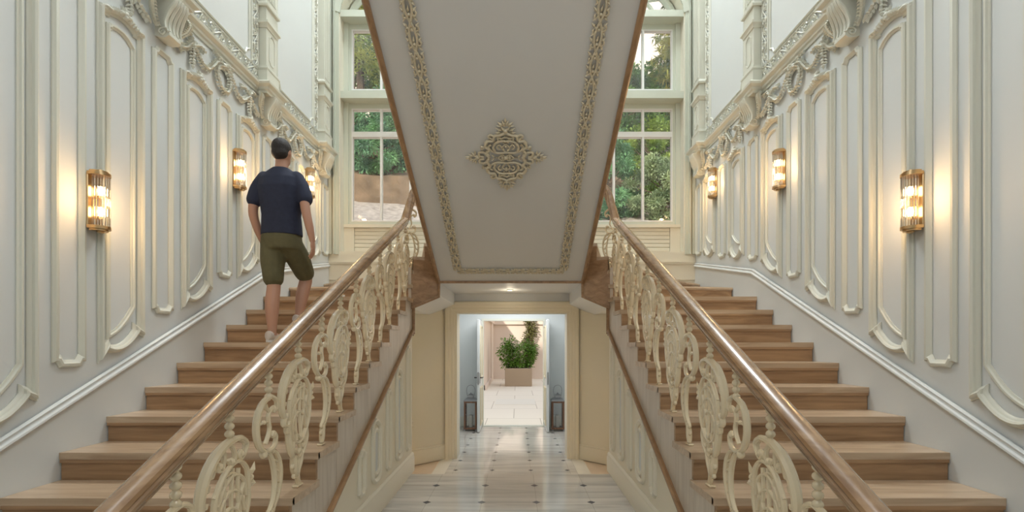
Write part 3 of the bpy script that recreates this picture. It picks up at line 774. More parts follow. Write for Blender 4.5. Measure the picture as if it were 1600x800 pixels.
# ------------------------------------------------------------------ upper flight over the passage
sof = lambda y: .664+.517*(5.10-y)
uf = thing('staircase', 'upper central flight seen from below, pale plaster underside with lace border and oak edges', 'staircase', (0, 3.2, 1.6))
XU = .775; YE = -1.2
b = MB(); b.prism([(5.10, .664), (YE, sof(YE)), (YE, sof(YE)+.05), (5.10, .72)], 'x', -XU, XU); b.build('soffit', M['soffit'], uf, smooth=0)
k = 13; y = 5.06
while y-T > YE+.1:
    z = sZ(k); b = MB(); b.box(-XU, XU, y-T-.04, y-.01, z-.038, z); b.box(-XU, XU, y-.03, y-.01, z-.154, z-.038)
    b.build('tread', M['tread'], uf); k += 1; y -= T
for sg in (1, -1):
    b = MB(); b.prism([(5.10, .655), (YE, sof(YE)-.008), (YE, sof(YE)+.62), (5.05, 1.15), (5.10, 1.10)], 'x', XU*sg, (XU+.028)*sg)
    b.build('string', M['fascia'], uf)
    b = MB(); b.tube([((XU+.012)*sg, 5.11, .652), ((XU+.012)*sg, YE, sof(YE)-.012)], .021, 8, flat=1); b.build('string_moulding', M['oaky'], uf)
S = Vector((0, -1, .517)).normalized(); NS = Vector((0, -.517, -1)).normalized()
def sp3(x, d, h=0):   # point on the soffit: d metres up the slope from the landing edge
    return Vector((x, 5.10, .664))+S*d+NS*h
def lace(b, x, d0, d1, horizontal=False, xa=0, xb=0):
    if horizontal: L = xb-xa; f = lambda a, c, h: sp3(xa+a, d0+c, h)
    else: L = d1-d0; f = lambda a, c, h: sp3(x+c, d0+a, h)
    n = round(L/.17); per = L/n; w = .036
    for sgn in (-1, 1):
        b.tube([f(per*i/8, sgn*w*.62*math.cos(PI*i/8)+0*sgn, .012) for i in range(n*8+1)], .0085, 5)
    for i in range(n*2):
        a = per*(i+.5)/2; s_ = 1 if i % 2 else -1
        for e_ in (-1, 1):
            pts = [f(a+e_*.006+.020*math.cos(j*.75)*(1-j/11), e_*(w*.62+.006)+.017*math.sin(j*.75)*(1-j/11), .014) for j in range(9)]
            b.tube(pts, .0065, 5)
            b.leafb(f(a+.026, e_*w*1.0, .010), (f(a+.03, e_*w*1.3, 0)-f(a, e_*w*.5, 0)), .04, .022, .012, NS)
            b.leafb(f(a-.026, e_*w*.9, .010), (f(a-.03, e_*w*1.2, 0)-f(a, e_*w*.5, 0)), .036, .02, .012, NS)
        b.ell(f(a, 0, .012), .011, .011, .011, 6, 4)
        b.leafb(f(a+.03, 0, .012), f(a+.06, .01*s_, 0)-f(a, 0, 0), .045, .018, .012, NS)
for x in (-.555, .555):
    b = MB(); lace(b, x, .22, 5.6); b.build('border_ornament', M['plaster'], uf)
b = MB(); lace(b, 0, .205, 0, True, -.56, .56); b.build('border_ornament', M['plaster'], uf)
# medallion, laid out in (u, v) and mirrored on both axes
b = MB(); D0 = 1.68; MC = -.015
def med(u, v, h=.014): return sp3(MC+u, D0+v, h)
def mcurve(pts, r=.010, n=5, both=((1, 1), (-1, 1), (1, -1), (-1, -1)), h=.014):
    for (su, sv) in both:
        b.tube([med(p.x*su, p.y*sv, h) for p in catmull([(q[0], q[1], 0) for q in pts], n)], r, 6)
mcurve([(.13, .0), (.15, .04), (.13, .075), (.155, .105), (.135, .15), (.095, .155), (.08, .195), (.04, .205), (0, .225)], .012)
mcurve([(0, .05), (.06, .045), (.11, .065), (.13, .10), (.11, .12)], .009)
mcurve([(.085, .06), (.095, .10), (.07, .14), (.03, .155), (0, .15)], .010)
mcurve([(.13, .02), (.17, .05), (.205, .045), (.20, .015), (.17, .01)], .010)
mcurve([(0, .19), (.03, .175), (.06, .185), (.055, .16)], .008)
mcurve([(.02, .0), (.035, .02), (.06, .0)], .007); mcurve([(0, .0), (.02, .025), (.045, .02)], .006)
mcurve([(.16, .09), (.185, .10), (.18, .075)], .009); mcurve([(.10, .17), (.125, .19), (.11, .205), (.09, .195)], .009)
mcurve([(.01, .06), (.03, .09), (.015, .11), (.0, .125)], .007); mcurve([(.05, .075), (.065, .1), (.05, .12), (.035, .105)], .007)
for (su, sv) in ((1, 1), (-1, 1), (1, -1), (-1, -1)):
    for (u, v, a, l) in ((.23, .01, .3, .07), (.25, .03, 1.0, .06), (.235, .045, 1.5, .045), (.29, .006, .15, .06), (.27, .022, .5, .05),
                         (.02, .255, 1.0, .06), (.05, .25, .5, .06), (.055, .225, .0, .05), (.014, .30, 1.2, .06), (.036, .295, .7, .06), (.045, .28, .2, .045), (.0, .325, 1.57, .05),
                         (.075, .0, .0, .04), (.10, .015, .9, .035), (.10, .09, .8, .03), (.02, .14, 1.2, .03), (.15, .13, .7, .04), (.02, .08, .6, .03)):
        b.leafb(med(u*su, v*sv, .012), med((u+math.cos(a))*su, (v+math.sin(a))*sv, 0)-med(u*su, v*sv, 0), l, l*.42, .012, NS)
for (u, v, r) in ((0, 0, .018), (.03, 0, .012), (-.03, 0, .012), (0, .24, .018), (0, -.24, .018), (.215, 0, .014), (-.215, 0, .014), (0, .105, .012), (0, -.105, .012)):
    b.ell(med(u, v, .012), r, r, r, 10, 6)
b.build('medallion', M['plaster'], uf)

# ------------------------------------------------------------------ balusters and handrails
XR = 1.105
def big_baluster():
    """open cartouche; local u toward the camera (-Y), w up"""
    b = MB()
    g = lambda u, w, x=0: (x, -u, w)
    def c(pts, r=.012, n=6, fl=.75):
        rr = r; path = catmull([g(*p) for p in pts], n)
        if isinstance(r, (list, tuple)):
            rr = [r[0]+(r[1]-r[0])*math.sin(PI*i/(len(path)-1)) for i in range(len(path))]
        b.tube(path, rr, 8, ref=(1, 0, 0), flat=fl)
    # outer C on the camera side
    c([(-.10, .600), (-.115, .640), (-.075, .672), (0, .672), (.08, .640), (.145, .575), (.178, .50), (.178, .43), (.150, .39), (.125, .405)], (.011, .023))
    # three volutes under the crown
    c([(-.10, .60), (-.075, .585), (-.06, .605), (-.078, .62)], .012)
    c([(.02, .668), (-.02, .645), (-.035, .60), (-.01, .575), (.008, .60)], .011)
    c([(.05, .655), (.035, .62), (.05, .57), (.075, .575), (.07, .60)], .011)
    c([(.10, .625), (.10, .58), (.115, .555), (.13, .575)], .010)
    c([(.165, .53), (.14, .51), (.13, .53)], .009); c([(.172, .46), (.15, .45), (.143, .468)], .009)
    for (u, w) in ((-.078, .605), (-.012, .588), (.066, .588)): b.ell(g(u, w), .018, .017, .017, 8, 6)
    # lattice oval
    c([(-.13, .44), (-.125, .52), (-.08, .572), (-.02, .575), (.04, .54), (.09, .47), (.10, .40), (.085, .32), (.05, .255), (0, .235), (-.06, .26), (-.11, .33), (-.132, .40), (-.13, .44)], .0125)
    c([(.10, .47), (.07, .50), (.03, .535), (-.02, .54), (-.06, .515)], .0085)
    for (a, d) in ((0, 0), (.045, .06), (.085, .13)):
        c([(-.115+a*.3, .42-d), (-.09+a*.4, .50-d), (-.03+a*.4, .528-d), (.03+a*.3, .50-d), (.08, .43-d*.9)], .010)
    for (u0, w0, u1, w1) in ((-.06, .55, -.08, .33), (-.02, .56, -.03, .25), (.03, .53, .02, .25), (.065, .49, .065, .30), (-.10, .48, -.02, .25), (.08, .36, -.02, .25)):
        c([(u0, w0), ((u0+u1)/2+.014, (w0+w1)/2), (u1, w1)], .009)
    # bow on the far side
    b.leafb(g(-.165, .515), (0, .5, .9), .075, .04, .014, (1, 0, 0)); b.leafb(g(-.17, .455), (0, .8, -.3), .065, .036, .014, (1, 0, 0))
    c([(-.13, .50), (-.145, .485), (-.13, .465)], .012); b.ell(g(-.15, .485), .016, .015, .015, 8, 6)
    # shoulder nodes and tapering shell below
    c([(.150, .39), (.155, .355), (.125, .345), (.11, .365)], .016); c([(.13, .34), (.128, .31), (.098, .305)], .014)
    c([(.12, .35), (.105, .27), (.085, .20), (.06, .17)], (.013, .019))
    c([(-.09, .30), (-.10, .25), (-.075, .20), (-.04, .165)], .012)
    c([(-.06, .26), (-.075, .22), (-.05, .20), (-.04, .225)], .009); c([(0, .235), (-.02, .20), (.01, .18), (.03, .205)], .010)
    c([(.05, .25), (.06, .21), (.04, .19)], .010); c([(-.02, .20), (-.03, .17), (0, .155), (.03, .165)], .010)
    c([(.06, .175), (.05, .14), (.045, .10), (.03, .06)], (.014, .022)); c([(-.04, .165), (-.02, .13), (0, .10), (.01, .06)], (.011, .017))
    c([(0, .15), (.01, .12), (.02, .08)], .012); c([(.062, .13), (.068, .115), (.05, .11)], .010); c([(.05, .075), (.056, .062), (.04, .055)], .010)
    b.tube([g(.02, .075), g(.01, .04), g(0, .014)], [.016, .014, .015], 8)
    b.bbox(-.017, .017, -.04, .022, 0, .013, .004)
    return b
def slim_baluster():
    b = MB(); g = lambda u, w, x=0: (x, -u, w)
    def c(pts, r=.011, n=6, fl=.8):
        path = catmull([g(*p) for p in pts], n); rr = r
        if isinstance(r, (list, tuple)): rr = [r[0]+(r[1]-r[0])*math.sin(PI*i/(len(path)-1)) for i in range(len(path))]
        b.tube(path, rr, 8, ref=(1, 0, 0), flat=fl)
    c([(-.075, .605), (-.072, .64), (-.035, .662), (0, .662), (.055, .64), (.095, .585), (.105, .52), (.085, .455), (.04, .418), (-.01, .41), (-.055, .43), (-.068, .47)], (.011, .017))
    c([(-.075, .605), (-.05, .592), (-.03, .612)], .011); c([(-.068, .47), (-.045, .492), (-.022, .475)], .011)
    b.ell(g(-.045, .605), .016, .017, .017, 8, 6); b.ell(g(-.045, .478), .016, .017, .017, 8, 6)
    c([(-.03, .61), (0, .585), (.002, .55), (-.008, .52), (.0, .49), (.03, .45)], .011); c([(0, .60), (.02, .615), (.03, .635)], .011)
    c([(0, .55), (.03, .553), (.06, .55), (.095, .548)], .008); b.ell(g(.04, .552), .011, .016, .011, 6, 5)
    b.ell(g(.045, .405), .020, .020, .020, 10, 7); b.ell(g(-.035, .402), .013, .013, .013, 8, 6)
    c([(.03, .412), (0, .40), (-.03, .36), (-.05, .30), (-.055, .24), (-.04, .17), (-.005, .125)], (.011, .014))
    c([(-.03, .41), (-.07, .385), (-.10, .33), (-.105, .26), (-.085, .19), (-.05, .14), (-.03, .12)], (.011, .015))
    for (w, u0, u1) in ((.35, -.09, -.035), (.30, -.10, -.052), (.245, -.10, -.055), (.195, -.085, -.048)): c([(u0, w-.012), ((u0+u1)/2, w+.002), (u1, w+.014)], .008)
    c([(-.03, .14), (-.045, .12), (-.03, .11), (-.015, .125)], .010); c([(.0, .13), (.008, .11), (-.008, .10)], .010)
    c([(-.02, .125), (-.01, .09), (-.005, .05), (0, .014)], [.013, .018]); c([(-.028, .105), (-.032, .09), (-.016, .082)], .010)
    c([(.012, .085), (.016, .07), (0, .062)], .009)
    b.bbox(-.016, .016, -.034, .022, 0, .012, .004)
    return b
def neck(w0=.655, w1=.815):
    b = MB(); n = 5; h = (w1-w0)/n; prof = [(.007, w0-.004)]
    for i in range(n):
        for (r, t) in ((.010, .04), (.017, .25), (.0195, .5), (.017, .75), (.010, .96)): prof.append((r, w0+h*(i+t)))
    prof.append((.008, w1+.01)); b.lathe(prof, (0, 0, 0), 12)
    return b
def railz(y): return -1.19+.502*y
PROTO = {}
def mesh_of(kind):
    if kind not in PROTO:
        bb = {'big': big_baluster, 'slim': slim_baluster, 'neck': neck}[kind]()
        o = bb.build('baluster', M['iron'], org=(0, 0, 0)); PROTO[kind] = o.data; bpy.data.objects.remove(o)
    return PROTO[kind]
def rail_profile():
    # (sideways, up) moulded handrail section
    half = [(0, -.036), (.022, -.036), (.026, -.028), (.022, -.022), (.026, -.014), (.036, -.012), (.042, -.004), (.043, .006), (.037, .012), (.041, .020), (.037, .032), (.024, .041), (.010, .045)]
    return half+[(0, .046)]+[(-a, h) for a, h in half[1:][::-1]]
def build_balustrade(sg):
    lab = {1: 'cream scrolled iron balustrade with oak handrail on the right-hand staircase', -1: 'cream scrolled iron balustrade with oak handrail, beside the walking man'}[sg]
    t = thing('balustrade', lab, 'balustrade', (sg*XR, 3.0, nos(3.0)))
    O = ORG[t.name]
    for k in range(-3, 9):
        y = sY(k)+.218; kind = 'big' if k % 2 == 0 else 'slim'; z = sZ(k)
        o = bpy.data.objects.new('baluster', mesh_of(kind)); COL.objects.link(o); o.parent = t
        o.location = (sg*XR-O[0], y-O[1], z-O[2]); o['label'] = 'broad openwork cartouche baluster' if kind == 'big' else 'slim s-scroll baluster'
        nk = bpy.data.objects.new('beaded_neck', mesh_of('neck')); COL.objects.link(nk); nk.parent = o
        w1 = railz(y)-.03-z; nk.location = (0, 0, w1-.815)
    for (x, y, z, kind) in ((1.075, 5.04, sZ(10), 'slim'), (.90, 5.12, sZ(12), 'slim')):
        o = bpy.data.objects.new('baluster', mesh_of(kind)); COL.objects.link(o); o.parent = t
        o.location = (sg*x-O[0], y-O[1], z-O[2]); o.rotation_euler = (0, 0, sg*math.radians(55)); o.scale = (1, .8, 1)
    # handrail
    path = [Vector((XR, y, railz(y))) for y in (.75, 1.5, 2.5, 3.5, 4.4, 4.90)]+[Vector((1.035, 5.0, 1.60)), Vector((.93, 5.04, 1.80)), Vector((.84, 4.95, 1.95))]+[Vector((.835, y, 1.95+(4.95-y)*.517)) for y in (4.5, 3.5, 2.5, 1.5, .5)]
    pr = rail_profile(); vs = []; n = len(path); kk = len(pr)
    for i, p in enumerate(path):
        tg = (path[min(i+1, n-1)]-path[max(i-1, 0)]).normalized(); side = tg.cross(Vector((0, 0, 1))).normalized(); up = side.cross(tg).normalized()
        for a, h in pr: vs.append(p+side*a+up*h)
    b = MB(); b.add(vs, [(i*kk+q, i*kk+(q+1) % kk, (i+1)*kk+(q+1) % kk, (i+1)*kk+q) for i in range(n-1) for q in range(kk)]+[tuple(range(kk))[::-1], tuple(range((n-1)*kk, n*kk))])
    b.build('handrail', M['rail'], t, sg, smooth=22)
    # turned foot post out of the near end of the rail
    b = MB(); zb = FL
    b.lathe([(.06, zb), (.06, zb+.12), (.035, zb+.16), (.045, zb+.4), (.03, zb+.7), (.05, zb+.78), (.045, railz(.95)-.02)], (XR, .95, 0), 16)
    b.build('newel_post', M['iron'], t, sg)
for sg in (1, -1): build_balustrade(sg)

# ------------------------------------------------------------------ wall sconces
def sconce(sg, y, z, label):
    t = thing('wall_sconce', label, 'wall lamp', (sg*W, y, z), 'brass wall sconces')
    H = .172; x = W
    b = MB(); b.bbox(x-.032, x-.004, y-.050, y+.050, z-H+.008, z+H-.008, .004); b.build('backplate', M['brass'], t, sg)
    for s_ in (-1, 1):
        b = MB(); zc = z+s_*(H-.012); pts = [(x-.03, y-.054)]+[(x-.055-.060*math.sin(PI*i/12), y-.054*math.cos(PI*i/12)) for i in range(13)]+[(x-.03, y+.054)]
        b.prism(pts, 'z', zc-.009, zc+.009)
        p2 = [(x-.034+(p[0]-x+.03)*.8, y+(p[1]-y)*.8) for p in pts]; b.prism(p2, 'z', zc+s_*.009, zc+s_*.020)
        b.ell((x-.065, y, zc+s_*.022), .02, .022, .010, 10, 6)
        b.build('cap', M['brass'], t, sg)
    b = MB()
    for i in range(12):
        a = PI*(i+.5)/12; b.tube([(x-.052-.055*math.sin(a), y-.046*math.cos(a), z-H+.02), (x-.052-.055*math.sin(a), y-.046*math.cos(a), z+H-.02)], .0055, 8)
    b.build('glass_rods', M['rod'], t, sg)
    for dz in (-.062, .062):
        b = MB(); b.ell((x-.066, y, z+dz), .017, .017, .030, 12, 8); b.build('bulb', M['bulb'], t, sg)
        b = MB(); b.lathe([(.010, 0), (.010, .018), (.006, .02)], (x-.066, y, z+dz-.048), 10); b.build('bulb_holder', M['brass'], t, sg)
    l = lamp('sconce_light', 'POINT', (sg*(W-.066), y, z), SCON, (1, .60, .27), radius=.04); l.parent = t; l.location = (-sg*.066-0, 0, 0)
    l.location = (sg*(-.135), 0, .0)
SCON = 6.0
for sg, nm in ((1, 'right-hand'), (-1, 'left-hand')):
    sconce(sg, 2.81, .847, {1: 'large near brass sconce on the right-hand wall, nearest the right frame edge', -1: 'large near brass sconce on the left-hand wall, nearest the left frame edge'}[sg])
    sconce(sg, 4.232, 1.563, {1: 'middle one of three lit glass-rod sconces on the right-hand wall', -1: 'glass-rod sconce on left-hand wall just left of the man\'s shoulder'}[sg])
    sconce(sg, 5.67, 1.93, {1: 'smallest, farthest lit sconce on the right-hand wall, nearest the windows', -1: 'far glass-rod sconce half hidden behind the walking man\'s right shoulder'}[sg])

# ------------------------------------------------------------------ passage doorway, doors, lanterns
b = MB()
cas = [(.752, HF), (.752, .40), (-.752, .40), (-.752, HF)]
b.sweep([(p[0], YB-.0, p[1]) for p in cas], (0, -1, 0), [(-.005, 0), (-.005, .02), (.02, .024), (.028, .034), (.06, .034), (.066, .044), (.10, .044), (.106, .052), (.14, .052), (.155, .04), (.158, 0)], closed=False)
# keep the casing outside of the opening whichever way the sweep turned
dc = b.build('door_casing', M['cream_lit'])
xs_ = [v.co.x for v in dc.data.vertices]
if max(xs_) < .80:
    me = dc.data; bpy.data.objects.remove(dc); b = MB()
    b.sweep([(p[0], YB, p[1]) for p in cas[::-1]], (0, -1, 0), [(-.005, 0), (-.005, .02), (.02, .024), (.028, .034), (.06, .034), (.066, .044), (.10, .044), (.106, .052), (.14, .052), (.155, .04), (.158, 0)], closed=False)
    dc = b.build('door_casing', M['cream_lit'])
dc.name = 'trim_1'; struct(dc)
DY = 8.78
b = MB()
for sg in (1, -1):
    b.box(sg*1.25, sg*1.35, YW, DY+.12, HF-.2, .9)
    b.box(sg*.575, sg*1.3, DY, DY+.12, HF-.2, .9)
    b.box(sg*.75, sg*1.35, YW-.01, YW+.03, HF-.2, .9)
b.box(-.575, .575, DY, DY+.12, .425, .9)
struct(b.build('wall_passage_end', M['white'], smooth=0))
b = MB()
for sg in (1, -1): b.plan([(sg*.60, DY), (sg*1.25, DY)] if sg > 0 else [(-1.25, DY), (-.60, DY)], [(0, HF), (-.015, HF), (-.015, HF+.17), (-.008, HF+.185), (0, HF+.19)])
struct(b.build('baseboard_passage', M['mould']))
b = MB(); b.box(-1.35, 1.35, YW-.01, DY+.12, .9, 1.0); struct(b.build('ceiling_hall', M['ceil'], smooth=0))
b = MB()
for sg in (1, -1): b.box(sg*.56, sg*.60, DY-.02, DY+.10, HF, .445)
b.box(-.56, .56, DY-.02, DY+.10, .405, .445); b.box(-.56, .56, DY, DY+.10, HF, HF+.015)
struct(b.build('trim_2', M['mould']))
for i, sg in enumerate((-1, 1)):
    d = frame_empty('door_%d' % (i+1), (sg*.575, DY-.03, HF))
    x0, x1 = .585, .630; y0, y1 = DY-.63, DY-.03; z0, z1 = HF+.012, .40
    b = MB(); b.bbox(x0, x1, y0, y1, z0, z1, .004)
    b.build('door_leaf', mat('door_white_paint', (.66, .67, .66), .4) if i == 0 else bpy.data.materials['door_white_paint'], d, sg)
    b = MB()
    for (a0, a1) in ((z0+.12, z0+.75), (z0+.95, z1-.12)):
        b.sweep([(x0, y1-.1, a0), (x0, y0+.1, a0), (x0, y0+.1, a1), (x0, y1-.1, a1)], (-1, 0, 0), PROF_T)
    b.build('door_panel', M['plaster'], d, sg)
    b = MB(); hz = -.62
    if i == 0:
        for xx, s_ in ((x0, -1), (x1, 1)):
            b.bbox(xx-.006 if s_ < 0 else xx, xx if s_ < 0 else xx+.006, y0+.03, y0+.07, hz-.10, hz+.08, .002)
            b.tube([(xx, y0+.05, hz), (xx+s_*.045, y0+.05, hz), (xx+s_*.05, y0+.16, hz)], .009, 8)
        b.build('door_handle', M['dark'], d, sg)
    b = MB(); b.box(x0+.008, x1-.008, y0-.002, y0, hz-.12, hz+.10); b.build('lock_plate', M['chrome'], d, sg)
def lantern(x, y, label):
    t = thing('candle_lantern', label, 'lantern', (x, y, HF), 'floor lanterns')
    w = .098; z0 = HF; b = MB()
    for (a, c) in ((-1, -1), (1, -1), (1, 1), (-1, 1)): b.bbox(x+a*w-.014, x+a*w+.014, y+c*w-.014, y+c*w+.014, z0+.03, z0+.53, .002)
    b.bbox(x-w-.016, x+w+.016, y-w-.016, y+w+.016, z0+.03, z0+.06, .003); b.bbox(x-w-.016, x+w+.016, y-w-.016, y+w+.016, z0+.50, z0+.53, .003)
    b.build('wood_frame', M['lantwood'], t)
    b = MB()
    for (a, c) in ((-1, -1), (1, -1), (1, 1), (-1, 1)): b.lathe([(.014, z0), (.016, z0+.015), (.012, z0+.03)], (x+a*w, y+c*w, 0), 10)
    b.build('feet', M['chrome'], t)
    b = MB()
    for (a0, a1, c0, c1) in ((-w, w, -w, -w+.003), (-w, w, w-.003, w), (-w, -w+.003, -w, w), (w-.003, w, -w, w)): b.box(x+a0, x+a1, y+c0, y+c1, z0+.06, z0+.50)
    b.build('glass', M['pane'], t, smooth=0)
    b = MB(); s_ = [(w+.022, .53), (w+.022, .545), (.06, .59), (.045, .595), (.045, .63), (.052, .635), (.03, .65), (.012, .655)]
    vs = []
    for r, h in s_:
        for (a, c) in ((-1, -1), (1, -1), (1, 1), (-1, 1)): vs.append((x+a*r, y+c*r, z0+h))
    n = len(s_); b.add(vs, [(i*4+k, i*4+(k+1) % 4, (i+1)*4+(k+1) % 4, (i+1)*4+k) for i in range(n-1) for k in range(4)]+[(3, 2, 1, 0), tuple(range(4*n-4, 4*n))])
    b.ell((x, y, z0+.665), .014, .014, .014, 8, 6)
    b.build('metal_roof', M['chrome'], t)
    b = MB(); b.tube(catmull([(x-.055, y, z0+.60), (x-.075, y, z0+.70), (x-.06, y, z0+.78), (x, y, z0+.81), (x+.06, y, z0+.78), (x+.075, y, z0+.70), (x+.055, y, z0+.60)], 6), .006, 8); b.build('handle', M['chrome'], t)
    b = MB(); b.lathe([(.036, z0+.06), (.036, z0+.27), (.030, z0+.275)], (x, y, 0), 16); b.build('candle', M['candle'], t)
    b = MB(); b.ell((x-w+.02, y-w-.016, z0+.30), .008, .01, .008, 8, 6); b.build('latch', M['chrome'], t)
lantern(-.765, 8.42, 'wooden candle lantern with steel roof left of the open doors')
lantern(.80, 8.42, 'wooden candle lantern with steel roof right of the open doors')

# ------------------------------------------------------------------ courtyard
b = MB(); b.box(-6, 6, DY+.10, 21, HF-.15, HF-.01); struct(b.build('ground', M['pavers'], smooth=0))
b = MB(); b.box(-14, -W-.2, YB+.05, YW, HF-.1, CEIL+.1); b.box(W+.2, 14, YB+.05, YW, HF-.1, CEIL+.1); struct(b.build('wall_sun_screen', M['stone'], smooth=0))  # unseen wings, added to keep the sun off the courtyard floor
b = MB(); b.box(-.5, .55, 11.9, 13.1, HF-.012, HF-.004); tag(b.build('access_cover', mat('pale_cover_slab', (.80, .74, .62), .7)), 'pale rectangular cover slab set in the courtyard paving', 'paving slab')
b = MB(); b.box(-1.0, 6, 20.4, 20.8, HF-.1, 1.6); b.box(-1.0, 6, 20.30, 20.4, .78, .95); b.box(-1.0, 6, 20.36, 20.4, HF-.01, HF+.16)
struct(b.build('wall_courtyard_back', M['stone'], smooth=0))
b = MB(); b.box(-1.5, -1.0, 15.5, 20.4, HF-.1, 1.6); b.box(-1.5, -.95, 15.5, 20.3, HF-.01, HF+.16); b.box(-1.5, -.9, 15.5, 20.3, .78, .95); b.box(-1.5, -.93, 18.6, 19.6, HF, .78)
b.box(-6, -1.5, 15.5, 15.9, HF-.1, 1.6)
struct(b.build('wall_courtyard_left', M['stone'], smooth=0))
pt = thing('potted_shrub', 'leafy green shrub in a wide beige box planter outside the open doors', 'potted plant', (.12, 17.2, HF-.01))
b = MB(); z0 = HF-.01; b.bbox(-.37, .61, 16.9, 17.6, z0, z0+.65, .012); b.m = 1; b.box(-.33, .57, 16.94, 17.56, z0+.64, z0+.652)
b.build('planter_box', [M['planter'], M['soil']], pt)
def leaf_cloud(b, centers, n, spread, size, seed, droop=0):
    rnd = random.Random(seed); V = b.v; Fc = b.f
    vs = []; fs = []
    for i in range(n):
        c = centers[rnd.randrange(len(centers))]; r = spread*c[3] if len(c) > 3 else spread
        while True:
            x, y, z = rnd.uniform(-1, 1), rnd.uniform(-1, 1), rnd.uniform(-1, 1); q = x*x+y*y+z*z
            if q < 1: break
        s = .55+.45*q; p = Vector((c[0]+x*r*s*1.1, c[1]+y*r*s*1.1, c[2]+z*r*s*.8))
        d = Vector((x+rnd.uniform(-.6, .6), y+rnd.uniform(-.6, .6), z*.6+rnd.uniform(-.5, .5)-droop)); 
        if d.length < .05: d = Vector((1, 0, 0))
        d.normalize(); u = d.cross(Vector((rnd.uniform(-.6, .6), rnd.uniform(-.6, .6), 1)))
        if u.length < 1e-3: u = d.orthogonal()
        u.normalize(); l = size*rnd.uniform(.7, 1.35); w = l*.42; nn = u.cross(d)*l*.12; k = len(vs)
        vs += [p, p+d*l*.5+u*w*.5+nn, p+d*l, p+d*l*.5-u*w*.5+nn]; fs += [(k, k+1, k+2), (k, k+2, k+3)]
    b.add(vs, fs)
rn = random.Random(4); cs = []
b = MB()
for i in range(11):
    bx = -.28+.78*i/10; tx = bx*1.55-.06+rn.uniform(-.12, .12); h = rn.uniform(.65, 1.15); by = 17.25+rn.uniform(-.15, .2)
    p = catmull([(bx, by, z0+.64), ((bx+tx)/2, by, z0+.64+h*.5), (tx, by+rn.uniform(-.2, .2), z0+.64+h)], 4)
    b.tube(p, [.014*(1-.6*j/8) for j in range(9)], 6)
    for q in range(1, 9): cs.append((p[q].x+rn.uniform(-.06, .06), p[q].y, p[q].z, rn.uniform(.5, 1)))
b.build('stem', M['bark'], pt)
b = MB(); leaf_cloud(b, cs, 2400, .17, .12, 8); b.build('foliage', M['leaf'], pt, smooth=0, recalc=False)
b = MB(); cl = [(.62+.09*math.sin(i*.8), 20.15, z0+.9+i*.13, 1) for i in range(20)]; leaf_cloud(b, cl, 1600, .23, .12, 9, .3)
cl2 = [(1.05, 19.3, -.2+i*.15-.35, 1) for i in range(6)]
vine = thing('climbing_vine', 'dark green and brown climbing vine hanging on the courtyard wall', 'climbing plant', (.62, 20.2, HF))
b.build('foliage', M['leafd'], vine, smooth=0, recalc=False)
b = MB(); b.tube(catmull([(.62+.05*math.sin(i), 20.27, z0+i*.4) for i in range(9)], 4), .03, 6); b.build('stem', M['bark'], vine)

# ------------------------------------------------------------------ hillside garden behind the windows
def hz(x, y):
    base = 4.6+(y-20.9)*.62
    if y > 26.2: base += 1.5
    return base+.18*math.sin(x*.9+y*.4)+.12*math.sin(x*2.1-y*1.3)
b = MB(); NX, ys_ = 40, [20.9+.5*i for i in range(11)]+[26.15, 26.3]+[27+i*1.2 for i in range(16)]
vs = [(-22+44*i/NX, y, hz(-22+44*i/NX, y)) for y in ys_ for i in range(NX+1)]; fs = []; mi = []
for j in range(len(ys_)-1):
    for i in range(NX): fs.append((j*(NX+1)+i, j*(NX+1)+i+1, (j+1)*(NX+1)+i+1, (j+1)*(NX+1)+i)); mi.append(0 if ys_[j+1] <= 26.2 else 1)
b.add(vs, fs); b.mi = mi
b.m = 1
b.box(-22, 22, 20.82, 20.9, HF, 4.9)
struct(b.build('ground_hillside', [M['gravel'], M['hill']], smooth=30))
def tree(label, x, y, h, rad, c1, c2, n, size, seed, name='tree', droop=0, zc0=.25, cat='tree', kinds=None):
    zb = hz(x, y)-.1; t = thing(name, label, cat, (x, y, zb)); rnd = random.Random(seed); cs = []
    b = MB(); p = catmull([(x, y, zb), (x+.1*rad, y, zb+h*.35), (x-.05*rad, y, zb+h*.8)], 5); b.tube(p, [.22*h/8*(1-.7*i/10) for i in range(len(p))], 7)
    for i in range(34):
        a = rnd.uniform(0, 2*PI); u = rnd.uniform(0, 1); rr = rad*math.sqrt(rnd.uniform(.1, 1))*math.sin(PI*(.15+.75*u))
        c = (x+rr*math.cos(a), y+rr*.8*math.sin(a), zb+h*(zc0+(1-zc0)*u), rnd.uniform(.6, 1.1)); cs.append(c)
        b.tube([(x, y, zb+h*(zc0+(1-zc0)*u)*.7), c[:3]], [.04, .012], 5)
    b.build('trunk', M['bark'], t)
    b = MB(); leaf_cloud(b, cs, n, rad*.30, size, seed+1, droop)
    b.build('foliage', foliage_mat('foliage_%d' % seed, c1, c2), t, smooth=0, recalc=False)
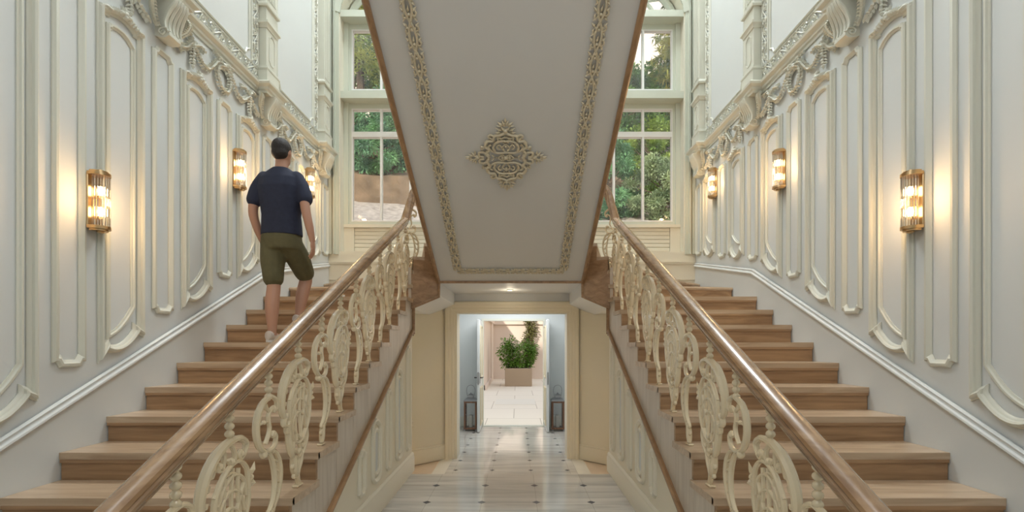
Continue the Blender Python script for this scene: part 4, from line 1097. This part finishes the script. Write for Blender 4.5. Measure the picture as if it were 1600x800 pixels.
def conifer(label, x, y, h, rad, c1, c2, seed):
    zb = hz(x, y)-.1; t = thing('conifer', label, 'tree', (x, y, zb)); rnd = random.Random(seed); b = MB(); f = MB()
    b.tube([(x, y, zb), (x, y, zb+h)], [.28, .04], 7); vs = []; fs = []
    for lv in range(34):
        u = lv/33; z = zb+h*(.15+.83*u); L = rad*(1.02-u)**.7*rnd.uniform(.7, 1.15)
        for q in range(6):
            a = rnd.uniform(0, 2*PI); dx, dy = math.cos(a), math.sin(a); pts = [Vector((x+dx*L*s, y+dy*L*s, z+L*(.22*s-.36*s*s))) for s in (0, .33, .66, 1)]
            pc = catmull(pts, 4); b.tube(pc, [.03*(1-.8*i/12) for i in range(13)], 4)
            for m_ in range(3, 13):
                p = pc[m_]
                for e_ in range(9):
                    d = Vector((dx*.5+rnd.uniform(-.9, .9), dy*.5+rnd.uniform(-.9, .9), rnd.uniform(-.75, .25))).normalized(); l = rnd.uniform(.28, .55); w_ = d.cross(Vector((0, 0, 1))).normalized()*.05
                    k = len(vs); pp = p+Vector((rnd.uniform(-.1, .1), rnd.uniform(-.1, .1), rnd.uniform(-.1, .1))); vs += [pp-w_, pp+w_, pp+d*l]; fs.append((k, k+1, k+2))
    f.add(vs, fs); b.build('trunk', M['bark'], t); f.build('foliage', foliage_mat('foliage_%d' % seed, c1, c2), t, smooth=0, recalc=False)
DG = ((.03, .09, .03), (.18, .36, .10)); YG2 = ((.07, .18, .04), (.50, .56, .10)); BG = ((.05, .16, .10), (.24, .50, .24)); GG = ((.18, .28, .16), (.48, .60, .36))
tree('yellow-green leafy tree filling the upper pane of the left-hand window', -10.0, 29, 13.5, 3.6, *YG2, 19000, .26, 21, zc0=.35)
tree('dark leafy tree in the top small panes of the left-hand window', -8.4, 32, 9.5, 3.4, *DG, 12000, .26, 22, zc0=.1)
tree('bright green bush hanging over the earth bank in the left-hand window', -8.0, 27.2, 3.6, 2.2, *BG, 11000, .20, 23, 'shrub', .4, -.12, 'shrub')
tree('dark bush at the far left edge of the left-hand window, above the gravel', -10.6, 27.6, 4.4, 1.9, *DG, 8000, .20, 24, 'shrub', .3, -.05, 'shrub')
tree('green leafy tree showing beside the flight in the left-hand window', -5.6, 28.5, 8.5, 2.8, *BG, 11000, .24, 30, zc0=.05)
conifer('tall conifer with drooping yellow-tipped boughs against the pale sky, right-hand window', 10.4, 28.5, 12.4, 3.3, (.07, .16, .06), (.55, .52, .12), 25)
tree('yellowish tree top beside the conifer low in the upper right-hand pane', 6.4, 31, 5.6, 2.2, *YG2, 9000, .24, 26, zc0=.2)
tree('dark green tree behind the upper small panes of the right-hand window', 8.6, 30.5, 4.8, 3.2, *DG, 15000, .26, 27, zc0=.05)
tree('lime green bush in the middle of the right-hand window', 7.4, 25.6, 4.6, 1.6, (.10, .22, .04), (.42, .56, .12), 9000, .17, 28, 'shrub', 0, .15, 'shrub')
tree('grey-green shrub filling the lower right corner of the right-hand window', 7.2, 22.9, 3.4, 1.7, *GG, 15000, .15, 29, 'shrub', 0, -.05, 'shrub')
tree('deep green shrub low in the right-hand window close beside the stair newel', 4.7, 23.3, 4.2, 1.7, *BG, 14000, .16, 31, 'shrub', 0, -.05, 'shrub')
tree('dense dark tree behind the bushes of the right-hand window', 6.0, 27.8, 5.6, 2.9, *DG, 15000, .24, 32, zc0=0)
tree('tall leafy tree standing behind the central flight', 0, 31, 9, 4.0, *DG, 9000, .28, 33, zc0=.2)

# ------------------------------------------------------------------ the man on the left staircase
def limb(b, pts, rs, n=12, sub=4):
    P = catmull(pts, sub); m = len(P); rr = []
    for i in range(m):
        t = i/sub; a = min(int(t), len(rs)-2); u = t-a; u = u*u*(3-2*u); rr.append(rs[a]+(rs[a+1]-rs[a])*u)
    b.tube(P, rr, n)
    b.ell(P[0], rr[0], rr[0], rr[0], 12, 8); b.ell(P[-1], rr[-1], rr[-1], rr[-1], 12, 8)
def loft(b, rings, n=24):      # rings: (cx, cy, z, rx, ry)
    vs = []
    for (cx, cy, z, rx, ry) in rings:
        for k in range(n):
            a = 2*PI*k/n; ca, sa = math.cos(a), math.sin(a)
            vs.append((cx+rx*abs(ca)**.85*(1 if ca > 0 else -1), cy+ry*abs(sa)**.9*(1 if sa > 0 else -1), z))
    m = len(rings); b.add(vs, [(i*n+k, i*n+(k+1) % n, (i+1)*n+(k+1) % n, (i+1)*n+k) for i in range(m-1) for k in range(n)]+[tuple(range(n))[::-1], tuple(range((m-1)*n, m*n))])
def remesh(o, vox, it=6):
    m = o.modifiers.new('join', 'REMESH'); m.mode = 'VOXEL'; m.voxel_size = vox; m.use_smooth_shade = True
    s = o.modifiers.new('soft', 'SMOOTH'); s.factor = .5; s.iterations = it
man = thing('person', 'man seen from behind walking up the left staircase in navy t-shirt and olive shorts', 'person', (-1.94, 3.98, sZ(5)))
b = MB(); HX, HY = -1.945, 4.00
# head, neck
b.ell((HX, HY+.005, 1.665), .076, .094, .105, 20, 14); b.ell((HX, HY+.035, 1.60), .056, .062, .058, 14, 10)
b.ell((HX+.006, HY+.100, 1.64), .012, .018, .022, 8, 6)     # nose, turned away
b.ell((HX, HY+.090, 1.605), .024, .012, .010, 8, 6)
for s_ in (-1, 1): b.ell((HX+s_*.076, HY+.0, 1.655), .009, .018, .031, 8, 6); b.ell((HX+s_*.03, HY+.083, 1.68), .016, .012, .010, 8, 6)
limb(b, [(HX, HY-.008, 1.46), (HX, HY, 1.56), (HX, HY+.005, 1.62)], [.062, .054, .056])
# torso core, hips
loft(b, [(-1.945, 3.99, .86, .15, .10), (-1.942, 3.985, .95, .155, .11), (-1.94, 3.985, 1.08, .14, .10), (-1.94, 3.985, 1.25, .165, .11), (-1.945, 3.985, 1.38, .175, .10), (-1.945, 3.985, 1.46, .12, .075), (-1.945, 3.99, 1.50, .06, .055)])
# arms: viewer's left, viewer's right
AL = [(-2.09, 3.985, 1.40), (-2.165, 3.97, 1.27), (-2.185, 3.96, 1.13), (-2.17, 3.99, 1.01), (-2.135, 4.04, .87)]
AR = [(-1.80, 3.985, 1.40), (-1.725, 3.96, 1.28), (-1.695, 3.93, 1.15), (-1.665, 3.93, 1.02), (-1.64, 3.95, .88)]
for A_ in (AL, AR): limb(b, A_, [.044, .046, .041, .037, .026])
def hand(wr, d, side, inn):
    d = Vector(d).normalized(); s_ = Vector(side).normalized(); n_ = d.cross(s_).normalized(); wr = Vector(wr)
    mt = Matrix((s_, n_, d)).transposed()
    b.ell(wr+d*.045, .036, .017, .055, 12, 8, mt)
    for i, (o, l) in enumerate(((-.027, .062), (-.009, .074), (.009, .070), (.026, .055))):
        p0 = wr+d*.078+s_*o; p1 = p0+d*l*.45+inn*.004; p2 = p1+d*l*.35+inn*.014; p3 = p2+d*l*.2+inn*.014
        limb(b, [p0, p1, p2, p3], [.0098, .009, .008, .007], 8, 2)
    p0 = wr+d*.02-s_*.026; limb(b, [p0, p0+d*.03-s_*.018+inn*.006, p0+d*.06-s_*.018+inn*.014], [.013, .011, .009], 8, 2)
hand((-2.135, 4.04, .865), (.15, .2, -1), (0, -1, -.2), Vector((1, 0, 0)))
hand((-1.64, 3.95, .875), (.03, .08, -1), (0, -1, -.08), Vector((-1, 0, 0)))
# legs
limb(b, [(-2.02, 3.985, .88), (-2.0, 3.96, .70), (-1.985, 3.94, .50), (-1.98, 3.90, .32), (-1.965, 3.875, .09)], [.098, .085, .058, .060, .036])
limb(b, [(-1.865, 3.99, .88), (-1.845, 4.12, .74), (-1.84, 4.25, .605), (-1.86, 4.22, .44), (-1.875, 4.18, .24)], [.098, .085, .060, .059, .036])
for (x, y, z) in ((-1.965, 3.86, 0), (-1.875, 4.165, R)):
    limb(b, [(x, y, z+.06), (x, y+.08, z+.045), (x-.005, y+.17, z+.030)], [.036, .036, .028])
body = b.build('body', M['skin'], man); remesh(body, .0065, 3)
# hair
b = MB(); b.ell((HX, HY-.006, 1.690), .082, .097, .090, 22, 16); b.ell((HX, HY-.035, 1.645), .073, .066, .068, 18, 12)
hair = b.build('hair', M['hair'], man); remesh(hair, .007, 2)
# shirt
b = MB()
loft(b, [(-1.935, 3.985, .925, .180, .128), (-1.935, 3.985, 1.0, .175, .125), (-1.937, 3.98, 1.10, .168, .122), (-1.94, 3.978, 1.22, .182, .130), (-1.942, 3.978, 1.34, .200, .130), (-1.945, 3.985, 1.42, .192, .110), (-1.945, 3.99, 1.475, .13, .085), (-1.945, 3.995, 1.515, .072, .066)], 28)
limb(b, [(-2.09, 3.985, 1.42), (-2.145, 3.975, 1.33), (-2.175, 3.965, 1.235)], [.068, .070, .068])
limb(b, [(-1.80, 3.985, 1.42), (-1.745, 3.97, 1.33), (-1.71, 3.955, 1.24)], [.068, .070, .068])
sh = b.build('t_shirt', M['shirt'], man); remesh(sh, .009, 5)
# shorts
b = MB()
loft(b, [(-1.94, 3.99, .80, .170, .128), (-1.94, 3.99, .88, .176, .134), (-1.938, 3.988, .98, .166, .120)], 28)
limb(b, [(-2.02, 3.985, .86), (-2.008, 3.965, .72), (-1.995, 3.945, .60), (-1.99, 3.94, .555)], [.104, .106, .092, .088])
limb(b, [(-1.865, 3.99, .86), (-1.848, 4.11, .755), (-1.842, 4.20, .665), (-1.842, 4.225, .645)], [.104, .106, .094, .090])
so = b.build('shorts', M['shorts'], man); remesh(so, .010, 4)
for (x, y, z) in ((-1.965, 3.86, 0), (-1.875, 4.165, R)):
    b = MB(); rg = []
    for (dy, w_, h) in ((-.055, .018, .07), (-.045, .032, .085), (0, .038, .085), (.06, .042, .070), (.12, .045, .055), (.17, .040, .042), (.205, .020, .025)): rg.append((dy, w_, h))
    vs = []; n = 14
    for dy, w_, h in rg:
        for k_ in range(n):
            a = 2*PI*k_/n; vs.append((x-.003+w_*math.cos(a), y+dy, z+.012+max(0, h*.5+h*.5*math.sin(a))))
    m = len(rg); b.add(vs, [(i*n+k_, i*n+(k_+1) % n, (i+1)*n+(k_+1) % n, (i+1)*n+k_) for i in range(m-1) for k_ in range(n)]+[tuple(range(n))[::-1], tuple(range((m-1)*n, m*n))])
    s1 = b.build('shoe', M['shoe'], man)
    b = MB(); out = [(x-.003+.047*math.cos(2*PI*i/20)*(1-.12*math.sin(2*PI*i/20)*0), y+.075+.135*math.sin(2*PI*i/20)) for i in range(20)]
    b.prism(out, 'z', z+.001, z+.020); b.build('shoe_sole', M['sole'], s1)

man.scale = (.93, .96, .98)
